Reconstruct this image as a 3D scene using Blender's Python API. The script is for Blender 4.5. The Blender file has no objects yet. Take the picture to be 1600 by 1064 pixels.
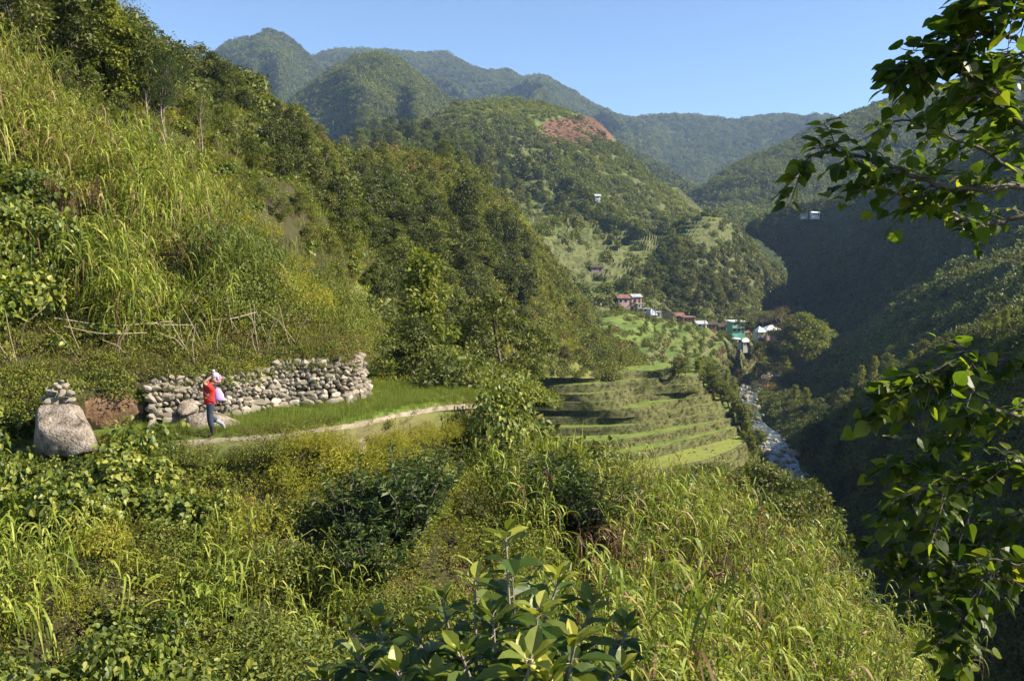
import bpy, math, random
import numpy as np
from mathutils import Vector, Matrix, Euler
from mathutils.bvhtree import BVHTree
R = math.radians
random.seed(7)
rng = np.random.default_rng(7)
scene = bpy.context.scene
COL = scene.collection

# ------------------------------------------------------------------ camera, sky, sun, exposure
PITCH = R(5.6); FPX = 1333.0
cam_d = bpy.data.cameras.new('camera'); cam = bpy.data.objects.new('camera', cam_d); COL.objects.link(cam)
cam_d.sensor_width = 36; cam_d.lens = 36 * FPX / 1600; cam_d.clip_start = 0.1; cam_d.clip_end = 12000
cam.rotation_euler = (R(90) - PITCH, 0, 0); cam.location = (0, 0, 0)
scene.camera = cam
SUN_EL, SUN_AZ = R(36), R(95)
w = bpy.data.worlds.new('World'); scene.world = w; w.use_nodes = True
nt = w.node_tree; bg = nt.nodes['Background']; sky = nt.nodes.new('ShaderNodeTexSky')
sky.sky_type = 'NISHITA'; sky.sun_disc = False; sky.sun_elevation = SUN_EL; sky.sun_rotation = SUN_AZ
sky.altitude = 1300; sky.air_density = 1.0; sky.dust_density = 0.1; sky.ozone_density = 4.0
nt.links.new(sky.outputs[0], bg.inputs[0]); bg.inputs[1].default_value = 0.075
sl = bpy.data.lights.new('sun', 'SUN'); so = bpy.data.objects.new('sun', sl); COL.objects.link(so)
sl.energy = 5.0; sl.angle = R(0.53); sl.color = (1.0, 0.90, 0.72)
sd = Vector((math.cos(SUN_EL) * math.sin(SUN_AZ), math.cos(SUN_EL) * math.cos(SUN_AZ), math.sin(SUN_EL)))
so.rotation_euler = sd.to_track_quat('Z', 'Y').to_euler()
scene.view_settings.view_transform = 'Standard'; scene.view_settings.look = 'None'
scene.view_settings.exposure = 1.45; scene.view_settings.gamma = 1
scene.cycles.max_bounces = 6; scene.cycles.diffuse_bounces = 3; scene.cycles.glossy_bounces = 2
scene.cycles.transmission_bounces = 3; scene.cycles.volume_bounces = 0; scene.cycles.transparent_max_bounces = 4
scene.cycles.use_adaptive_sampling = True; scene.cycles.adaptive_threshold = 0.02

# ------------------------------------------------------------------ helpers
cp, sp_ = math.cos(PITCH), math.sin(PITCH)
def P(px, py, Y):
    xc, yc = (px - 800) / FPX, (532 - py) / FPX
    d = (xc, cp + yc * sp_, -sp_ + yc * cp); s = Y / d[1]
    return (d[0] * s, Y, d[2] * s)
def proj(p):
    p = np.atleast_2d(np.asarray(p, float))
    dep = p[:, 1] * cp - p[:, 2] * sp_
    up = p[:, 1] * sp_ + p[:, 2] * cp
    dep = np.where(np.abs(dep) < 1e-6, 1e-6, dep)
    return 800 + p[:, 0] / dep * FPX, 532 - up / dep * FPX, dep
def ray(px, py):
    return Vector(P(px, py, 1.0)).normalized()

def _h(ix, iy, iz, seed):
    n = (ix * 374761393 + iy * 668265263 + iz * 2147483647 + seed * 1274126177) & 0xffffffff
    n = ((n ^ (n >> 13)) * 1274126177) & 0xffffffff
    return ((n ^ (n >> 16)) & 0xffff) / 32767.5 - 1
def vnoise(x, y, z=0, seed=0):
    x = np.asarray(x, float); y = np.asarray(y, float); z = np.zeros_like(x) + z
    ix, iy, iz = [np.floor(a).astype(np.int64) for a in (x, y, z)]
    fx, fy, fz = x - ix, y - iy, z - iz
    fx, fy, fz = [f * f * (3 - 2 * f) for f in (fx, fy, fz)]
    r = 0
    for dx in (0, 1):
        for dy in (0, 1):
            for dz in (0, 1):
                wgt = (fx if dx else 1 - fx) * (fy if dy else 1 - fy) * (fz if dz else 1 - fz)
                r = r + wgt * _h(ix + dx, iy + dy, iz + dz, seed)
    return r
def fbm(x, y, z=0, seed=0, o=4):
    r = 0; a = 1; t = 0
    for i in range(o):
        k = 2.03 ** i
        r = r + a * vnoise(x * k, y * k, np.asarray(z) * k, seed + i * 17); t += a; a *= 0.5
    return r / t

def mesh_np(name, V, F, mats=(), fmat=None, attrs=None, smooth=False):
    """V (n,3); F list of arrays (m,k) of equal-k faces"""
    me = bpy.data.meshes.new(name)
    V = np.asarray(V, np.float32)
    if not isinstance(F, list) or np.ndim(F[0]) < 2: F = [F]
    F = [np.asarray(f, np.int32) for f in F if len(f)]
    me.vertices.add(len(V)); me.vertices.foreach_set('co', V.ravel())
    if F:
        tot = np.concatenate([np.full(len(f), f.shape[1], np.int32) for f in F])
        loops = np.concatenate([f.ravel() for f in F])
        me.loops.add(len(loops)); me.loops.foreach_set('vertex_index', loops)
        me.polygons.add(len(tot))
        st = np.concatenate([[0], np.cumsum(tot)[:-1]]).astype(np.int32)
        me.polygons.foreach_set('loop_start', st)
        if fmat is not None: me.polygons.foreach_set('material_index', np.asarray(fmat, np.int32))
        me.polygons.foreach_set('use_smooth', np.full(len(tot), smooth, bool))
    for m in mats: me.materials.append(m)
    for k, v in (attrs or {}).items():
        v = np.asarray(v)
        if v.dtype.kind == 'i':
            a = me.attributes.new(k, 'INT', 'POINT'); a.data.foreach_set('value', v.astype(np.int32))
        elif v.ndim == 2:
            a = me.attributes.new(k, 'FLOAT_VECTOR', 'POINT'); a.data.foreach_set('vector', v.astype(np.float32).ravel())
        else:
            a = me.attributes.new(k, 'FLOAT', 'POINT'); a.data.foreach_set('value', v.astype(np.float32))
    me.update(calc_edges=True); me.validate()
    return me
def obj(name, me, parent=None, loc=(0, 0, 0), rot=None, scale=None, **props):
    o = bpy.data.objects.new(name, me); COL.objects.link(o); o.location = loc
    if rot is not None: o.rotation_euler = rot
    if scale is not None: o.scale = scale if hasattr(scale, '__len__') else (scale,) * 3
    if parent: o.parent = parent
    for k, v in props.items(): o[k] = v
    return o
def thing(name, label, cat, loc=(0, 0, 0), rot=None, group=None, scale=None):
    o = obj(name, None, None, loc, rot, scale, label=label, category=cat)
    if group: o['group'] = group
    return o

class MB:
    """mesh builder with per-vertex tint"""
    def __init__(s): s.V = []; s.F = {}; s.T = []; s.n = 0; s.M = []
    def add(s, V, F, tint=None, mat=0):
        V = np.asarray(V, float).reshape(-1, 3); F = np.asarray(F, int)
        s.V.append(V); k = F.shape[1]
        s.F.setdefault(k, []).append((F + s.n, mat))
        s.T.append(np.full(len(V), 0.5) if tint is None else np.broadcast_to(tint, (len(V),)).astype(float)); s.n += len(V)
    def arrays(s):
        V = np.concatenate(s.V); T = np.concatenate(s.T); Fs = []; fm = []
        for k in sorted(s.F):
            for f, m in s.F[k]: Fs.append(f); fm.append(np.full(len(f), m))
        return V, Fs, np.concatenate(fm), T
    def mesh(s, name, mats, smooth=False):
        V, Fs, fm, T = s.arrays()
        return mesh_np(name, V, Fs, mats, fm, {'tint': T}, smooth)
    def box(s, c, d, rz=0, mat=0, tint=0.5):
        v = np.array([[x, y, z] for z in (-.5, .5) for y in (-.5, .5) for x in (-.5, .5)]) * d
        if rz: c_, s_ = math.cos(rz), math.sin(rz); v = v @ np.array([[c_, s_, 0], [-s_, c_, 0], [0, 0, 1]])
        s.add(v + np.array(c), [[0, 2, 3, 1], [4, 5, 7, 6], [0, 1, 5, 4], [1, 3, 7, 5], [3, 2, 6, 7], [2, 0, 4, 6]], tint, mat)
    def tube(s, pts, rad, sides=6, mat=0, tint=0.5, cap=True):
        pts = np.asarray(pts, float); n = len(pts); rad = np.broadcast_to(rad, (n,))
        d = np.gradient(pts, axis=0); d /= np.linalg.norm(d, axis=1)[:, None] + 1e-9
        ref = np.array([0, 0, 1.0]) if abs(d[:, 2]).mean() < .8 else np.array([1.0, 0, 0])
        a = np.cross(d, ref); a /= np.linalg.norm(a, axis=1)[:, None] + 1e-9; b = np.cross(d, a)
        th = np.arange(sides) * 2 * math.pi / sides
        V = pts[:, None] + rad[:, None, None] * (np.cos(th)[None, :, None] * a[:, None] + np.sin(th)[None, :, None] * b[:, None])
        V = V.reshape(-1, 3); i = np.arange(n - 1)[:, None] * sides; j = np.arange(sides)[None]; j2 = (j + 1) % sides
        F = np.stack([i + j, i + j2, i + sides + j2, i + sides + j], -1).reshape(-1, 4)
        s.add(V, F, tint, mat)
        if cap:
            V2 = np.vstack([V[-sides:], pts[-1:] + d[-1:] * rad[-1] * .3]); s.add(V2, [[k, (k + 1) % sides, sides] for k in range(sides)], tint, mat)

# leaf templates: verts (along, across, normal)
OVAL2 = (np.array([[0, 0, 0], [.45, .5, .12], [1, 0, -.05], [.45, -.5, .12]]), np.array([[0, 2, 1], [0, 3, 2]]))
QUAD = (np.array([[0, -.5, 0], [.8, -.35, .1], [1, .4, 0], [.1, .5, .1]]), np.array([[0, 1, 2], [0, 2, 3]]))
_h1 = np.array([[0, 0, 0], [-.06, .22, .05], [.15, .47, .1], [.42, .48, .08], [.7, .27, 0], [1.0, 0, -.16], [.7, -.27, 0], [.42, -.48, .08], [.15, -.47, .1], [-.06, -.22, .05], [.4, 0, -.02], [.7, 0, -.06]])
HEART = (_h1, np.array([[0, 2, 1], [0, 10, 2], [10, 3, 2], [10, 4, 3], [10, 11, 4], [11, 5, 4], [0, 9, 8], [0, 8, 10], [10, 8, 7], [10, 7, 6], [10, 6, 11], [11, 6, 5]]))
_o1 = np.array([[0, 0, 0], [.2, .27, .08], [.45, .42, .1], [.75, .28, .04], [1, 0, -.12], [.75, -.28, .04], [.45, -.42, .1], [.2, -.27, .08], [.45, 0, -.02], [.75, 0, -.05]])
OVATE = (_o1, np.array([[0, 8, 1], [8, 2, 1], [8, 3, 2], [8, 9, 3], [9, 4, 3], [0, 7, 8], [8, 7, 6], [8, 6, 5], [8, 5, 9], [9, 5, 4]]))

def norm(a): return a / (np.linalg.norm(a, axis=-1, keepdims=True) + 1e-9)
def leaves(mb, pos, axis, nrm, L, W, tmpl=OVAL2, tint=None, mat=0, rg=rng):
    n = len(pos)
    if n == 0: return
    axis = norm(axis); side = norm(np.cross(nrm, axis)); nn = np.cross(axis, side)
    T, F = tmpl; L = np.broadcast_to(L, (n,)); W = np.broadcast_to(W, (n,))
    V = pos[:, None] + axis[:, None] * (T[None, :, 0] * L[:, None])[..., None] + side[:, None] * (T[None, :, 1] * W[:, None])[..., None] + nn[:, None] * (T[None, :, 2] * L[:, None])[..., None]
    Fa = (F[None] + (np.arange(n) * len(T))[:, None, None]).reshape(-1, F.shape[1])
    if tint is None: tint = rg.random(n)
    mb.add(V.reshape(-1, 3), Fa, np.repeat(tint, len(T)), mat)
def blades(mb, base, d0, L, W, droop, seg=5, tint=None, mat=0, rg=rng, fold=0):
    n = len(base)
    t = np.linspace(0, 1, seg + 1); d0 = norm(d0)
    L = np.broadcast_to(L, (n,)); W = np.broadcast_to(W, (n,)); droop = np.broadcast_to(droop, (n,))
    c = base[:, None] + d0[:, None] * (L[:, None] * t[None])[..., None]
    c[..., 2] -= (droop * L)[:, None] * t[None] ** 2
    c[..., :2] -= d0[:, None, :2] * ((droop * L * .25)[:, None] * t[None] ** 3)[..., None]
    hd = np.stack([-d0[:, 1], d0[:, 0], np.zeros(n)], 1) + rg.normal(0, .25, (n, 3)); hd = norm(hd)
    wd = (W[:, None] * np.clip(np.minimum(1, .45 + 2.5 * t) * (1 - t ** 2.2), 0.03, 1)[None]) * .5
    V = np.stack([c - hd[:, None] * wd[..., None], c + hd[:, None] * wd[..., None]], 2)
    i = (np.arange(n) * (seg + 1) * 2)[:, None]; s = (np.arange(seg) * 2)[None]
    F = np.stack([i + s, i + s + 1, i + s + 3, i + s + 2], -1).reshape(-1, 4)
    if tint is None: tint = rg.random(n)
    mb.add(V.reshape(-1, 3), F, np.repeat(tint, (seg + 1) * 2), mat)

# ------------------------------------------------------------------ materials
def mat_new(name):
    m = bpy.data.materials.new(name); m.use_nodes = True; n = m.node_tree.nodes; n.clear()
    return m, m.node_tree, n, m.node_tree.links
def ramp(n, pts):
    r = n.new('ShaderNodeValToRGB'); e = r.color_ramp.elements
    while len(e) < len(pts): e.new(.5)
    for el, (p, c) in zip(e, pts): el.position = p; el.color = (*c, 1)
    return r
def leafmat(name, cols, transl=.35, rough=.55, spec=.3, objvar=.25):
    m, t, n, l = mat_new(name)
    out = n.new('ShaderNodeOutputMaterial'); b = n.new('ShaderNodeBsdfPrincipled'); tr = n.new('ShaderNodeBsdfTranslucent'); mx = n.new('ShaderNodeMixShader')
    at = n.new('ShaderNodeAttribute'); at.attribute_name = 'tint'; oi = n.new('ShaderNodeObjectInfo')
    if name != 'stone': cols = [(c[0] * 1.2, c[1] * 1.04, c[2] * .85) for c in cols]
    k = len(cols); r = ramp(n, [(i / (k - 1), c) for i, c in enumerate(cols)])
    ma = n.new('ShaderNodeMath'); ma.operation = 'MULTIPLY_ADD'; l.new(oi.outputs['Random'], ma.inputs[0]); ma.inputs[1].default_value = objvar; ma.inputs[2].default_value = -objvar / 2
    ad = n.new('ShaderNodeMath'); ad.operation = 'ADD'; ad.use_clamp = True; l.new(at.outputs['Fac'], ad.inputs[0]); l.new(ma.outputs[0], ad.inputs[1]); l.new(ad.outputs[0], r.inputs[0])
    l.new(r.outputs[0], b.inputs['Base Color']); b.inputs['Roughness'].default_value = rough; b.inputs['Specular IOR Level'].default_value = spec
    g = n.new('ShaderNodeMix'); g.data_type = 'RGBA'; g.blend_type = 'MULTIPLY'; g.inputs[0].default_value = 1; l.new(r.outputs[0], g.inputs[6]); g.inputs[7].default_value = (1.5, 1.45, .7, 1)
    l.new(g.outputs[2], tr.inputs[0]); mx.inputs[0].default_value = transl
    l.new(b.outputs[0], mx.inputs[1]); l.new(tr.outputs[0], mx.inputs[2]); l.new(mx.outputs[0], out.inputs[0])
    return m
def noisemat(name, cols, scale=1.0, rough=.9, bump=.3, bscale=None, detail=8, spec=.2, stops=None, dist=0.02):
    m, t, n, l = mat_new(name)
    out = n.new('ShaderNodeOutputMaterial'); b = n.new('ShaderNodeBsdfPrincipled'); tc = n.new('ShaderNodeTexCoord')
    nz = n.new('ShaderNodeTexNoise'); nz.inputs['Scale'].default_value = scale; nz.inputs['Detail'].default_value = detail; nz.inputs['Roughness'].default_value = .65
    l.new(tc.outputs['Object'], nz.inputs[0]); k = len(cols)
    r = ramp(n, list(zip(stops or [.3 + .4 * i / (k - 1) for i in range(k)], cols))); l.new(nz.outputs[0], r.inputs[0]); l.new(r.outputs[0], b.inputs['Base Color'])
    b.inputs['Roughness'].default_value = rough; b.inputs['Specular IOR Level'].default_value = spec
    n2 = n.new('ShaderNodeTexNoise'); n2.inputs['Scale'].default_value = bscale or scale * 6; n2.inputs['Detail'].default_value = 6; l.new(tc.outputs['Object'], n2.inputs[0])
    bp = n.new('ShaderNodeBump'); bp.inputs['Strength'].default_value = bump; bp.inputs['Distance'].default_value = dist; l.new(n2.outputs[0], bp.inputs['Height']); l.new(bp.outputs[0], b.inputs['Normal'])
    l.new(b.outputs[0], out.inputs[0]); return m
def plain(name, col, rough=.6, var=.12, scale=20, metallic=0):
    c = np.array(col); return noisemat(name, [tuple(c * (1 - var)), tuple(np.minimum(c * (1 + var), 1))], scale, rough, .05, spec=.3)
def terrace_mat(name, flat, steep, s=.6):
    """paddies green where the ground is level, stone and weeds where it is a riser"""
    m, t, n, l = mat_new(name)
    out = n.new('ShaderNodeOutputMaterial'); b = n.new('ShaderNodeBsdfPrincipled'); tc = n.new('ShaderNodeTexCoord'); ge = n.new('ShaderNodeNewGeometry')
    sx = n.new('ShaderNodeSeparateXYZ'); l.new(ge.outputs['True Normal'], sx.inputs[0])
    nz = n.new('ShaderNodeTexNoise'); nz.inputs['Scale'].default_value = s; nz.inputs['Detail'].default_value = 8; l.new(tc.outputs['Object'], nz.inputs[0])
    n3 = n.new('ShaderNodeTexNoise'); n3.inputs['Scale'].default_value = s * .12; n3.inputs['Detail'].default_value = 3; l.new(tc.outputs['Object'], n3.inputs[0])
    rf = ramp(n, [(.38, flat[0]), (.6, flat[1])]); rs = ramp(n, [(.35, steep[0]), (.5, steep[1]), (.65, steep[2])])
    l.new(n3.outputs[0], rf.inputs[0]); l.new(nz.outputs[0], rs.inputs[0])
    mr = n.new('ShaderNodeMapRange'); mr.inputs[1].default_value = .72; mr.inputs[2].default_value = .9; l.new(sx.outputs[2], mr.inputs[0])
    mx = n.new('ShaderNodeMix'); mx.data_type = 'RGBA'; l.new(mr.outputs[0], mx.inputs[0]); l.new(rs.outputs[0], mx.inputs[6]); l.new(rf.outputs[0], mx.inputs[7])
    l.new(mx.outputs[2], b.inputs['Base Color']); b.inputs['Roughness'].default_value = .9; b.inputs['Specular IOR Level'].default_value = .15
    bp = n.new('ShaderNodeBump'); bp.inputs['Strength'].default_value = .6; bp.inputs['Distance'].default_value = .15; l.new(nz.outputs[0], bp.inputs['Height']); l.new(bp.outputs[0], b.inputs['Normal'])
    l.new(b.outputs[0], out.inputs[0]); return m

M = {}
M['soil'] = noisemat('soil', [(.02, .018, .009), (.045, .04, .016), (.045, .055, .016)], .5, bump=.6, bscale=3, dist=.1)
M['slope'] = noisemat('slope', [(.06, .08, .02), (.12, .14, .035), (.19, .17, .06)], .16, bump=.8, bscale=2, dist=.2)
M['farhill'] = noisemat('farhill', [(.018, .028, .009), (.035, .048, .014), (.06, .07, .022)], .02, bump=.5, bscale=.2, dist=2)
M['field'] = terrace_mat('field', [(.09, .13, .025), (.13, .19, .03)], [(.09, .08, .045), (.14, .13, .05), (.10, .13, .035)])
M['terrhill'] = terrace_mat('terrhill', [(.09, .135, .028), (.135, .18, .034)], [(.045, .06, .02), (.09, .10, .035), (.13, .12, .06)])
M['redfern'] = noisemat('redfern', [(.10, .05, .03), (.13, .07, .04), (.08, .08, .03)], .05, bump=.5, bscale=.5, dist=1)
M['earth'] = noisemat('earth', [(.06, .035, .02), (.16, .095, .055), (.26, .17, .10)], 2.5, bump=.9, bscale=12, dist=.06)
M['stone'] = leafmat('stone', [(.09, .08, .06), (.19, .165, .13), (.29, .25, .20), (.42, .38, .32)], 0.0, .85, .2, .1)
M['bark'] = noisemat('bark', [(.05, .04, .03), (.12, .10, .08), (.18, .16, .13)], 6, bump=.6, bscale=30)
M['barkpale'] = noisemat('barkpale', [(.16, .13, .10), (.30, .26, .21)], 6, bump=.5, bscale=30)
M['drystick'] = noisemat('drystick', [(.24, .18, .12), (.42, .35, .26)], 5, bump=.2)
M['concrete'] = noisemat('concrete', [(.11, .095, .06), (.24, .20, .14), (.34, .29, .21)], 3, bump=.5, bscale=20)
# foliage
M['cane'] = leafmat('cane', [(.07, .12, .015), (.13, .20, .025), (.22, .29, .045), (.32, .36, .09)], .3)
M['caneblue'] = leafmat('caneblue', [(.04, .07, .012), (.08, .125, .02), (.15, .19, .035)], .3)
M['canepale'] = leafmat('canepale', [(.08, .125, .02), (.16, .215, .038), (.28, .31, .075)], .3)
M['dead'] = leafmat('dead', [(.055, .036, .022), (.12, .08, .045), (.28, .21, .13)], .2)
M['heart'] = leafmat('heart', [(.04, .075, .014), (.075, .12, .022), (.135, .185, .035), (.24, .28, .06)], .32, .45, .35)
M['bright'] = leafmat('bright', [(.06, .11, .015), (.13, .19, .028), (.23, .29, .045)], .4, .5, .3)
M['dark'] = leafmat('dark', [(.018, .04, .008), (.035, .07, .012), (.07, .115, .02)], .22, .5, .3)
M['small'] = leafmat('small', [(.05, .08, .015), (.10, .145, .025), (.18, .21, .045)], .3)
M['olive'] = leafmat('olive', [(.05, .075, .015), (.10, .13, .028), (.18, .20, .05)], .25)
M['brownish'] = leafmat('brownish', [(.06, .05, .02), (.13, .10, .04), (.21, .15, .07)], .2)
M['fine'] = leafmat('fine', [(.13, .16, .02), (.23, .27, .035), (.33, .34, .07)], .35)
M['redtip'] = leafmat('redtip', [(.06, .10, .015), (.12, .17, .03), (.22, .16, .04), (.25, .12, .05)], .3)
M['pine'] = leafmat('pine', [(.018, .042, .012), (.035, .07, .018), (.06, .10, .026)], .2)
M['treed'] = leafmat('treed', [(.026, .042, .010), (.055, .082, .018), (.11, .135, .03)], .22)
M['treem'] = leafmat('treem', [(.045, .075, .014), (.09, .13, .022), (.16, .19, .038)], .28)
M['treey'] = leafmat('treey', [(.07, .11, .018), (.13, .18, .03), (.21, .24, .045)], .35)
M['rice'] = leafmat('rice', [(.06, .11, .02), (.11, .17, .03), (.18, .22, .05)], .35)
M['weedbrown'] = leafmat('weedbrown', [(.08, .06, .03), (.13, .12, .04), (.17, .19, .045)], .25)
M['pink'] = leafmat('pink', [(.14, .09, .05), (.25, .13, .12)], .25)
M['near'] = leafmat('near', [(.022, .05, .007), (.045, .09, .011), (.10, .16, .018), (.25, .30, .03)], .68, .42, .4, 0)
M['nearbig'] = leafmat('nearbig', [(.03, .065, .010), (.05, .095, .014), (.11, .16, .022), (.30, .34, .06)], .35, .42, .4, 0)
M['banana'] = leafmat('banana', [(.05, .11, .02), (.10, .18, .03)], .35, .4, .4)

# ------------------------------------------------------------------ terrain patches
def cr(c, t):
    """Catmull-Rom over first axis of c at params t in [0, len-1]"""
    n = len(c); i = np.clip(np.floor(t).astype(int), 0, n - 2); f = (t - i)
    f = f.reshape(f.shape + (1,) * (c.ndim - 1))
    ext = np.concatenate([[2 * c[0] - c[1]], c, [2 * c[-1] - c[-2]]])
    p0, p1, p2, p3 = ext[i], ext[i + 1], ext[i + 2], ext[i + 3]
    return .5 * (2 * p1 + (p2 - p0) * f + (2 * p0 - 5 * p1 + 4 * p2 - p3) * f ** 2 + (3 * p1 - p0 - 3 * p2 + p3) * f ** 3)
PATCH = {}
RV = np.array([(24, 20, -42.5), (31, 45, -43.6), (37, 70, -44.6), (42, 95, -45.2), (48, 125, -45.9), (54, 155, -46.1), (60, 182, -46), (63.5, 208, -45.6), (67, 235, -45), (73.5, 262, -44.8), (84, 295, -44.5), (104, 330, -44.2), (115, 370, -44), (130, 420, -44)])
RVC = cr(RV, np.linspace(0, len(RV) - 1, 300))
def rdist(p):
    q = p.reshape(-1, 3); d = np.full(len(q), 1e9); zz = np.zeros(len(q)); s_ = np.where((q[:, 0] > -30) & (q[:, 0] < 180) & (q[:, 1] < 450))[0]
    for a in range(0, len(s_), 4000):
        ix = s_[a:a + 4000]; D = ((q[ix, None, :2] - RVC[None, :, :2]) ** 2).sum(2); k = D.argmin(1); d[ix] = np.sqrt(D[np.arange(len(ix)), k]); zz[ix] = RVC[k, 2]
    return d.reshape(p.shape[:-1]), zz.reshape(p.shape[:-1])
def carve(g):
    d, z = rdist(g); m = np.clip((10 - d) / 3, 0, 1); g = g.copy(); lim = z - .7 + np.clip(d - 5.5, 0, 99) * .9
    g[..., 2] = np.where(m > 0, np.minimum(g[..., 2], g[..., 2] * (1 - m) + np.minimum(g[..., 2], lim) * m), g[..., 2]); return g
TERR = []
def patch(name, rows, nu, nv, amp=1, wl=10, wts=None, mat='slope', ridged=False, terr=None, seed=0, key=None, bvh=True, post=None, lab=True):
    c = np.array(rows, float)
    g = cr(c, np.linspace(0, len(c) - 1, nv))
    g = np.transpose(cr(np.transpose(g, (1, 0, 2)), np.linspace(0, c.shape[1] - 1, nu)), (1, 0, 2))
    wt = np.interp(np.linspace(0, len(c) - 1, nv), np.arange(len(c)), wts if wts else np.ones(len(c)))[:, None]
    x, y = g[..., 0] / wl, g[..., 1] / wl
    if ridged == 'gully':
        au = np.cumsum(np.r_[0, np.linalg.norm(np.diff(g[nv // 3], axis=0), axis=1)])[None] + 0 * x
        av = np.cumsum(np.vstack([np.zeros((1, nu)), np.linalg.norm(np.diff(g, axis=0), axis=2)]), axis=0)
        sk = .25 * fbm(au / wl / 2, av / wl / 2, 0, seed + 7, 3)
        nz = .55 - 2.0 * np.abs(fbm(au / wl + sk * 2, av / wl / 3.2, 0, seed, 3)) ** .8 + .35 * fbm(x, y, 0, seed + 5, 5)
    elif ridged:
        nz = 1 - 2.2 * np.abs(fbm(x, y, 0, seed, 4)) ** .8; nz = nz - .45
        nz = nz + .5 * fbm(x * .4, y * .4, 0, seed + 5, 2)
    else: nz = fbm(x, y, 0, seed, 5)
    g[..., 2] += nz * amp * wt
    if terr: g = terr(g)
    g = carve(g)
    if post: g = post(g)
    PATCH[key or name] = g
    n_v, n_u = g.shape[:2]
    i = (np.arange(n_v - 1)[:, None] * n_u); j = np.arange(n_u - 1)[None]
    F = np.stack([i + j, i + j + 1, i + n_u + j + 1, i + n_u + j], -1).reshape(-1, 4)
    V = g.reshape(-1, 3)
    mats = [M[mat]] if isinstance(mat, str) else [M[k] for k in mat[0]]
    fm = None
    if not isinstance(mat, str):
        cen = V[F].mean(1); fm = mat[1](cen)
    o = obj(name, mesh_np(name, V, F, mats, fm, smooth=not terr), kind='structure')
    if bvh: TERR.append((V, F))
    return o
W = lambda x, y, z: (x, y, z)
def off(row, dx, dy, dz): return [(p[0] + dx, p[1] + dy, p[2] + dz) for p in row]
def ell(V, px, py, rx, ry, k=.25):
    """soft membership of points in an ellipse-shaped area around where (px,py) stands"""
    qx, qy, _ = proj(V.reshape(-1, 3)); d = ((qx - px) / rx) ** 2 + ((qy - py) / ry) ** 2
    d = d + k * fbm(V.reshape(-1, 3)[:, 0] / 9, V.reshape(-1, 3)[:, 1] / 9, 0, 3, 3)
    return np.clip((1.15 - d) / .3, 0, 1).reshape(V.shape[:-1])
def terracer(step, masks, sharp=.22):
    def f(g):
        m = 0
        for a in masks: m = np.maximum(m, ell(g, *a))
        z = g[..., 2] + .35 * step * fbm(g[..., 0] / 22, g[..., 1] / 22, 0, 9, 2); q = z / step; fl = np.floor(q); fr = q - fl
        s = np.clip((fr - (1 - sharp)) / sharp, 0, 1)
        g = g.copy(); g[..., 2] = g[..., 2] * (1 - m) + (fl + s) * step * m
        return g
    return f

# near bank below the path
r3 = [P(-350, 790, 18.5), P(-100, 775, 20.0), P(150, 760, 21.0), P(335, 750, 21.7), P(530, 730, 23.4), P(680, 702, 27), P(860, 790, 30), P(1010, 812, 31), P(1130, 860, 32), W(17, 34, -19)]
r2 = [P(-350, 910, 16), P(-100, 880, 17), P(150, 860, 18), P(335, 850, 18.5), P(530, 845, 19.5), P(680, 850, 20.5), P(860, 880, 22), P(1040, 890, 23), P(1200, 940, 24), W(15, 24, -19)]
r1 = [P(-350, 1060, 13), P(-100, 1040, 14), P(150, 1020, 14.5), P(335, 1015, 15), P(530, 1010, 15), P(680, 1015, 15.5), P(860, 1025, 16), P(1080, 1040, 17), P(1300, 1110, 18), W(15, 18, -17)]
r0 = [P(-350, 1260, 10), P(-100, 1240, 10.5), P(150, 1200, 11), P(335, 1200, 11), P(530, 1190, 11), P(680, 1190, 11.5), P(900, 1220, 12), P(1150, 1250, 12.5), P(1450, 1330, 13), W(14, 13, -15)]
rm = [W(-9, 6, -4), W(-7, 6, -4), W(-5, 6, -4), W(-3.4, 6, -4), W(-1.7, 6, -4), W(0, 6, -4.1), W(2, 6, -4.2), W(4, 6, -4.6), W(8, 6, -6), W(14, 7, -13)]
ra = [W(-9, -2, -1.7), W(-7, -2, -1.7), W(-5, -2, -1.7), W(-3.4, -2, -1.7), W(-1.7, -2, -1.7), W(0, -2, -1.7), W(2, -2, -1.7), W(4, -2, -2), W(8, -2, -3), W(14, -2, -10)]
r4 = [W(-22, 24, -5.6), W(-17, 26, -5.6), W(-14, 28, -5.6), W(-11, 30, -5.6), W(-8, 33, -5.6), W(-2.2, 33, -5.9), W(2.6, 37, -10), W(6.5, 38, -12), W(11, 39, -17), W(21, 42, -40)]
patch('bank', [ra, rm, r0, r1, r2, r3, r4], 200, 190, .85, 3.0, [.2, .5, 1, 1, 1, .4, .3], 'soil', seed=3)

# level terrace with the path, and the small fields behind it
def lvl(x, y, z): return (x, y, z)
t0 = [W(-20, 19.6, -4.75), W(-12.9, 20.7, -4.75), W(-7.9, 21.75, -4.73), W(-4.9, 23.5, -4.73), W(-2.5, 26.7, -4.75), W(-.6, 30, -5.2)]
t0w = off(t0, .05, -.25, -1.6)
t1 = [W(-20, 20.5, -4.75), W(-13, 21.6, -4.75), W(-9, 23.3, -4.75), W(-5.5, 26.5, -4.75), W(-2.3, 30, -4.8), W(0, 33, -5.4)]
t2 = [W(-20, 23, -4.75), W(-14, 25, -4.75), W(-11, 27, -4.75), W(-6.5, 33, -4.8), W(-2, 35.5, -5.3), W(.6, 37, -6.5)]
t3 = [W(-20, 32, -4.9), W(-15, 40, -4.9), W(-12, 44, -5.2), W(-8, 45, -5.5), W(-3, 46, -5.9), W(1.5, 47, -8)]
t4 = [W(-22, 46, -5), W(-17, 52, -5.3), W(-13, 58, -6), W(-9, 60, -6.2), W(-3, 61, -7.4), W(3, 62, -11)]
t5 = [W(-26, 66, -5), W(-19, 70, -6), W(-14, 76, -8), W(-9, 80, -9), W(-3, 82, -10), W(3, 83, -14)]
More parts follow.
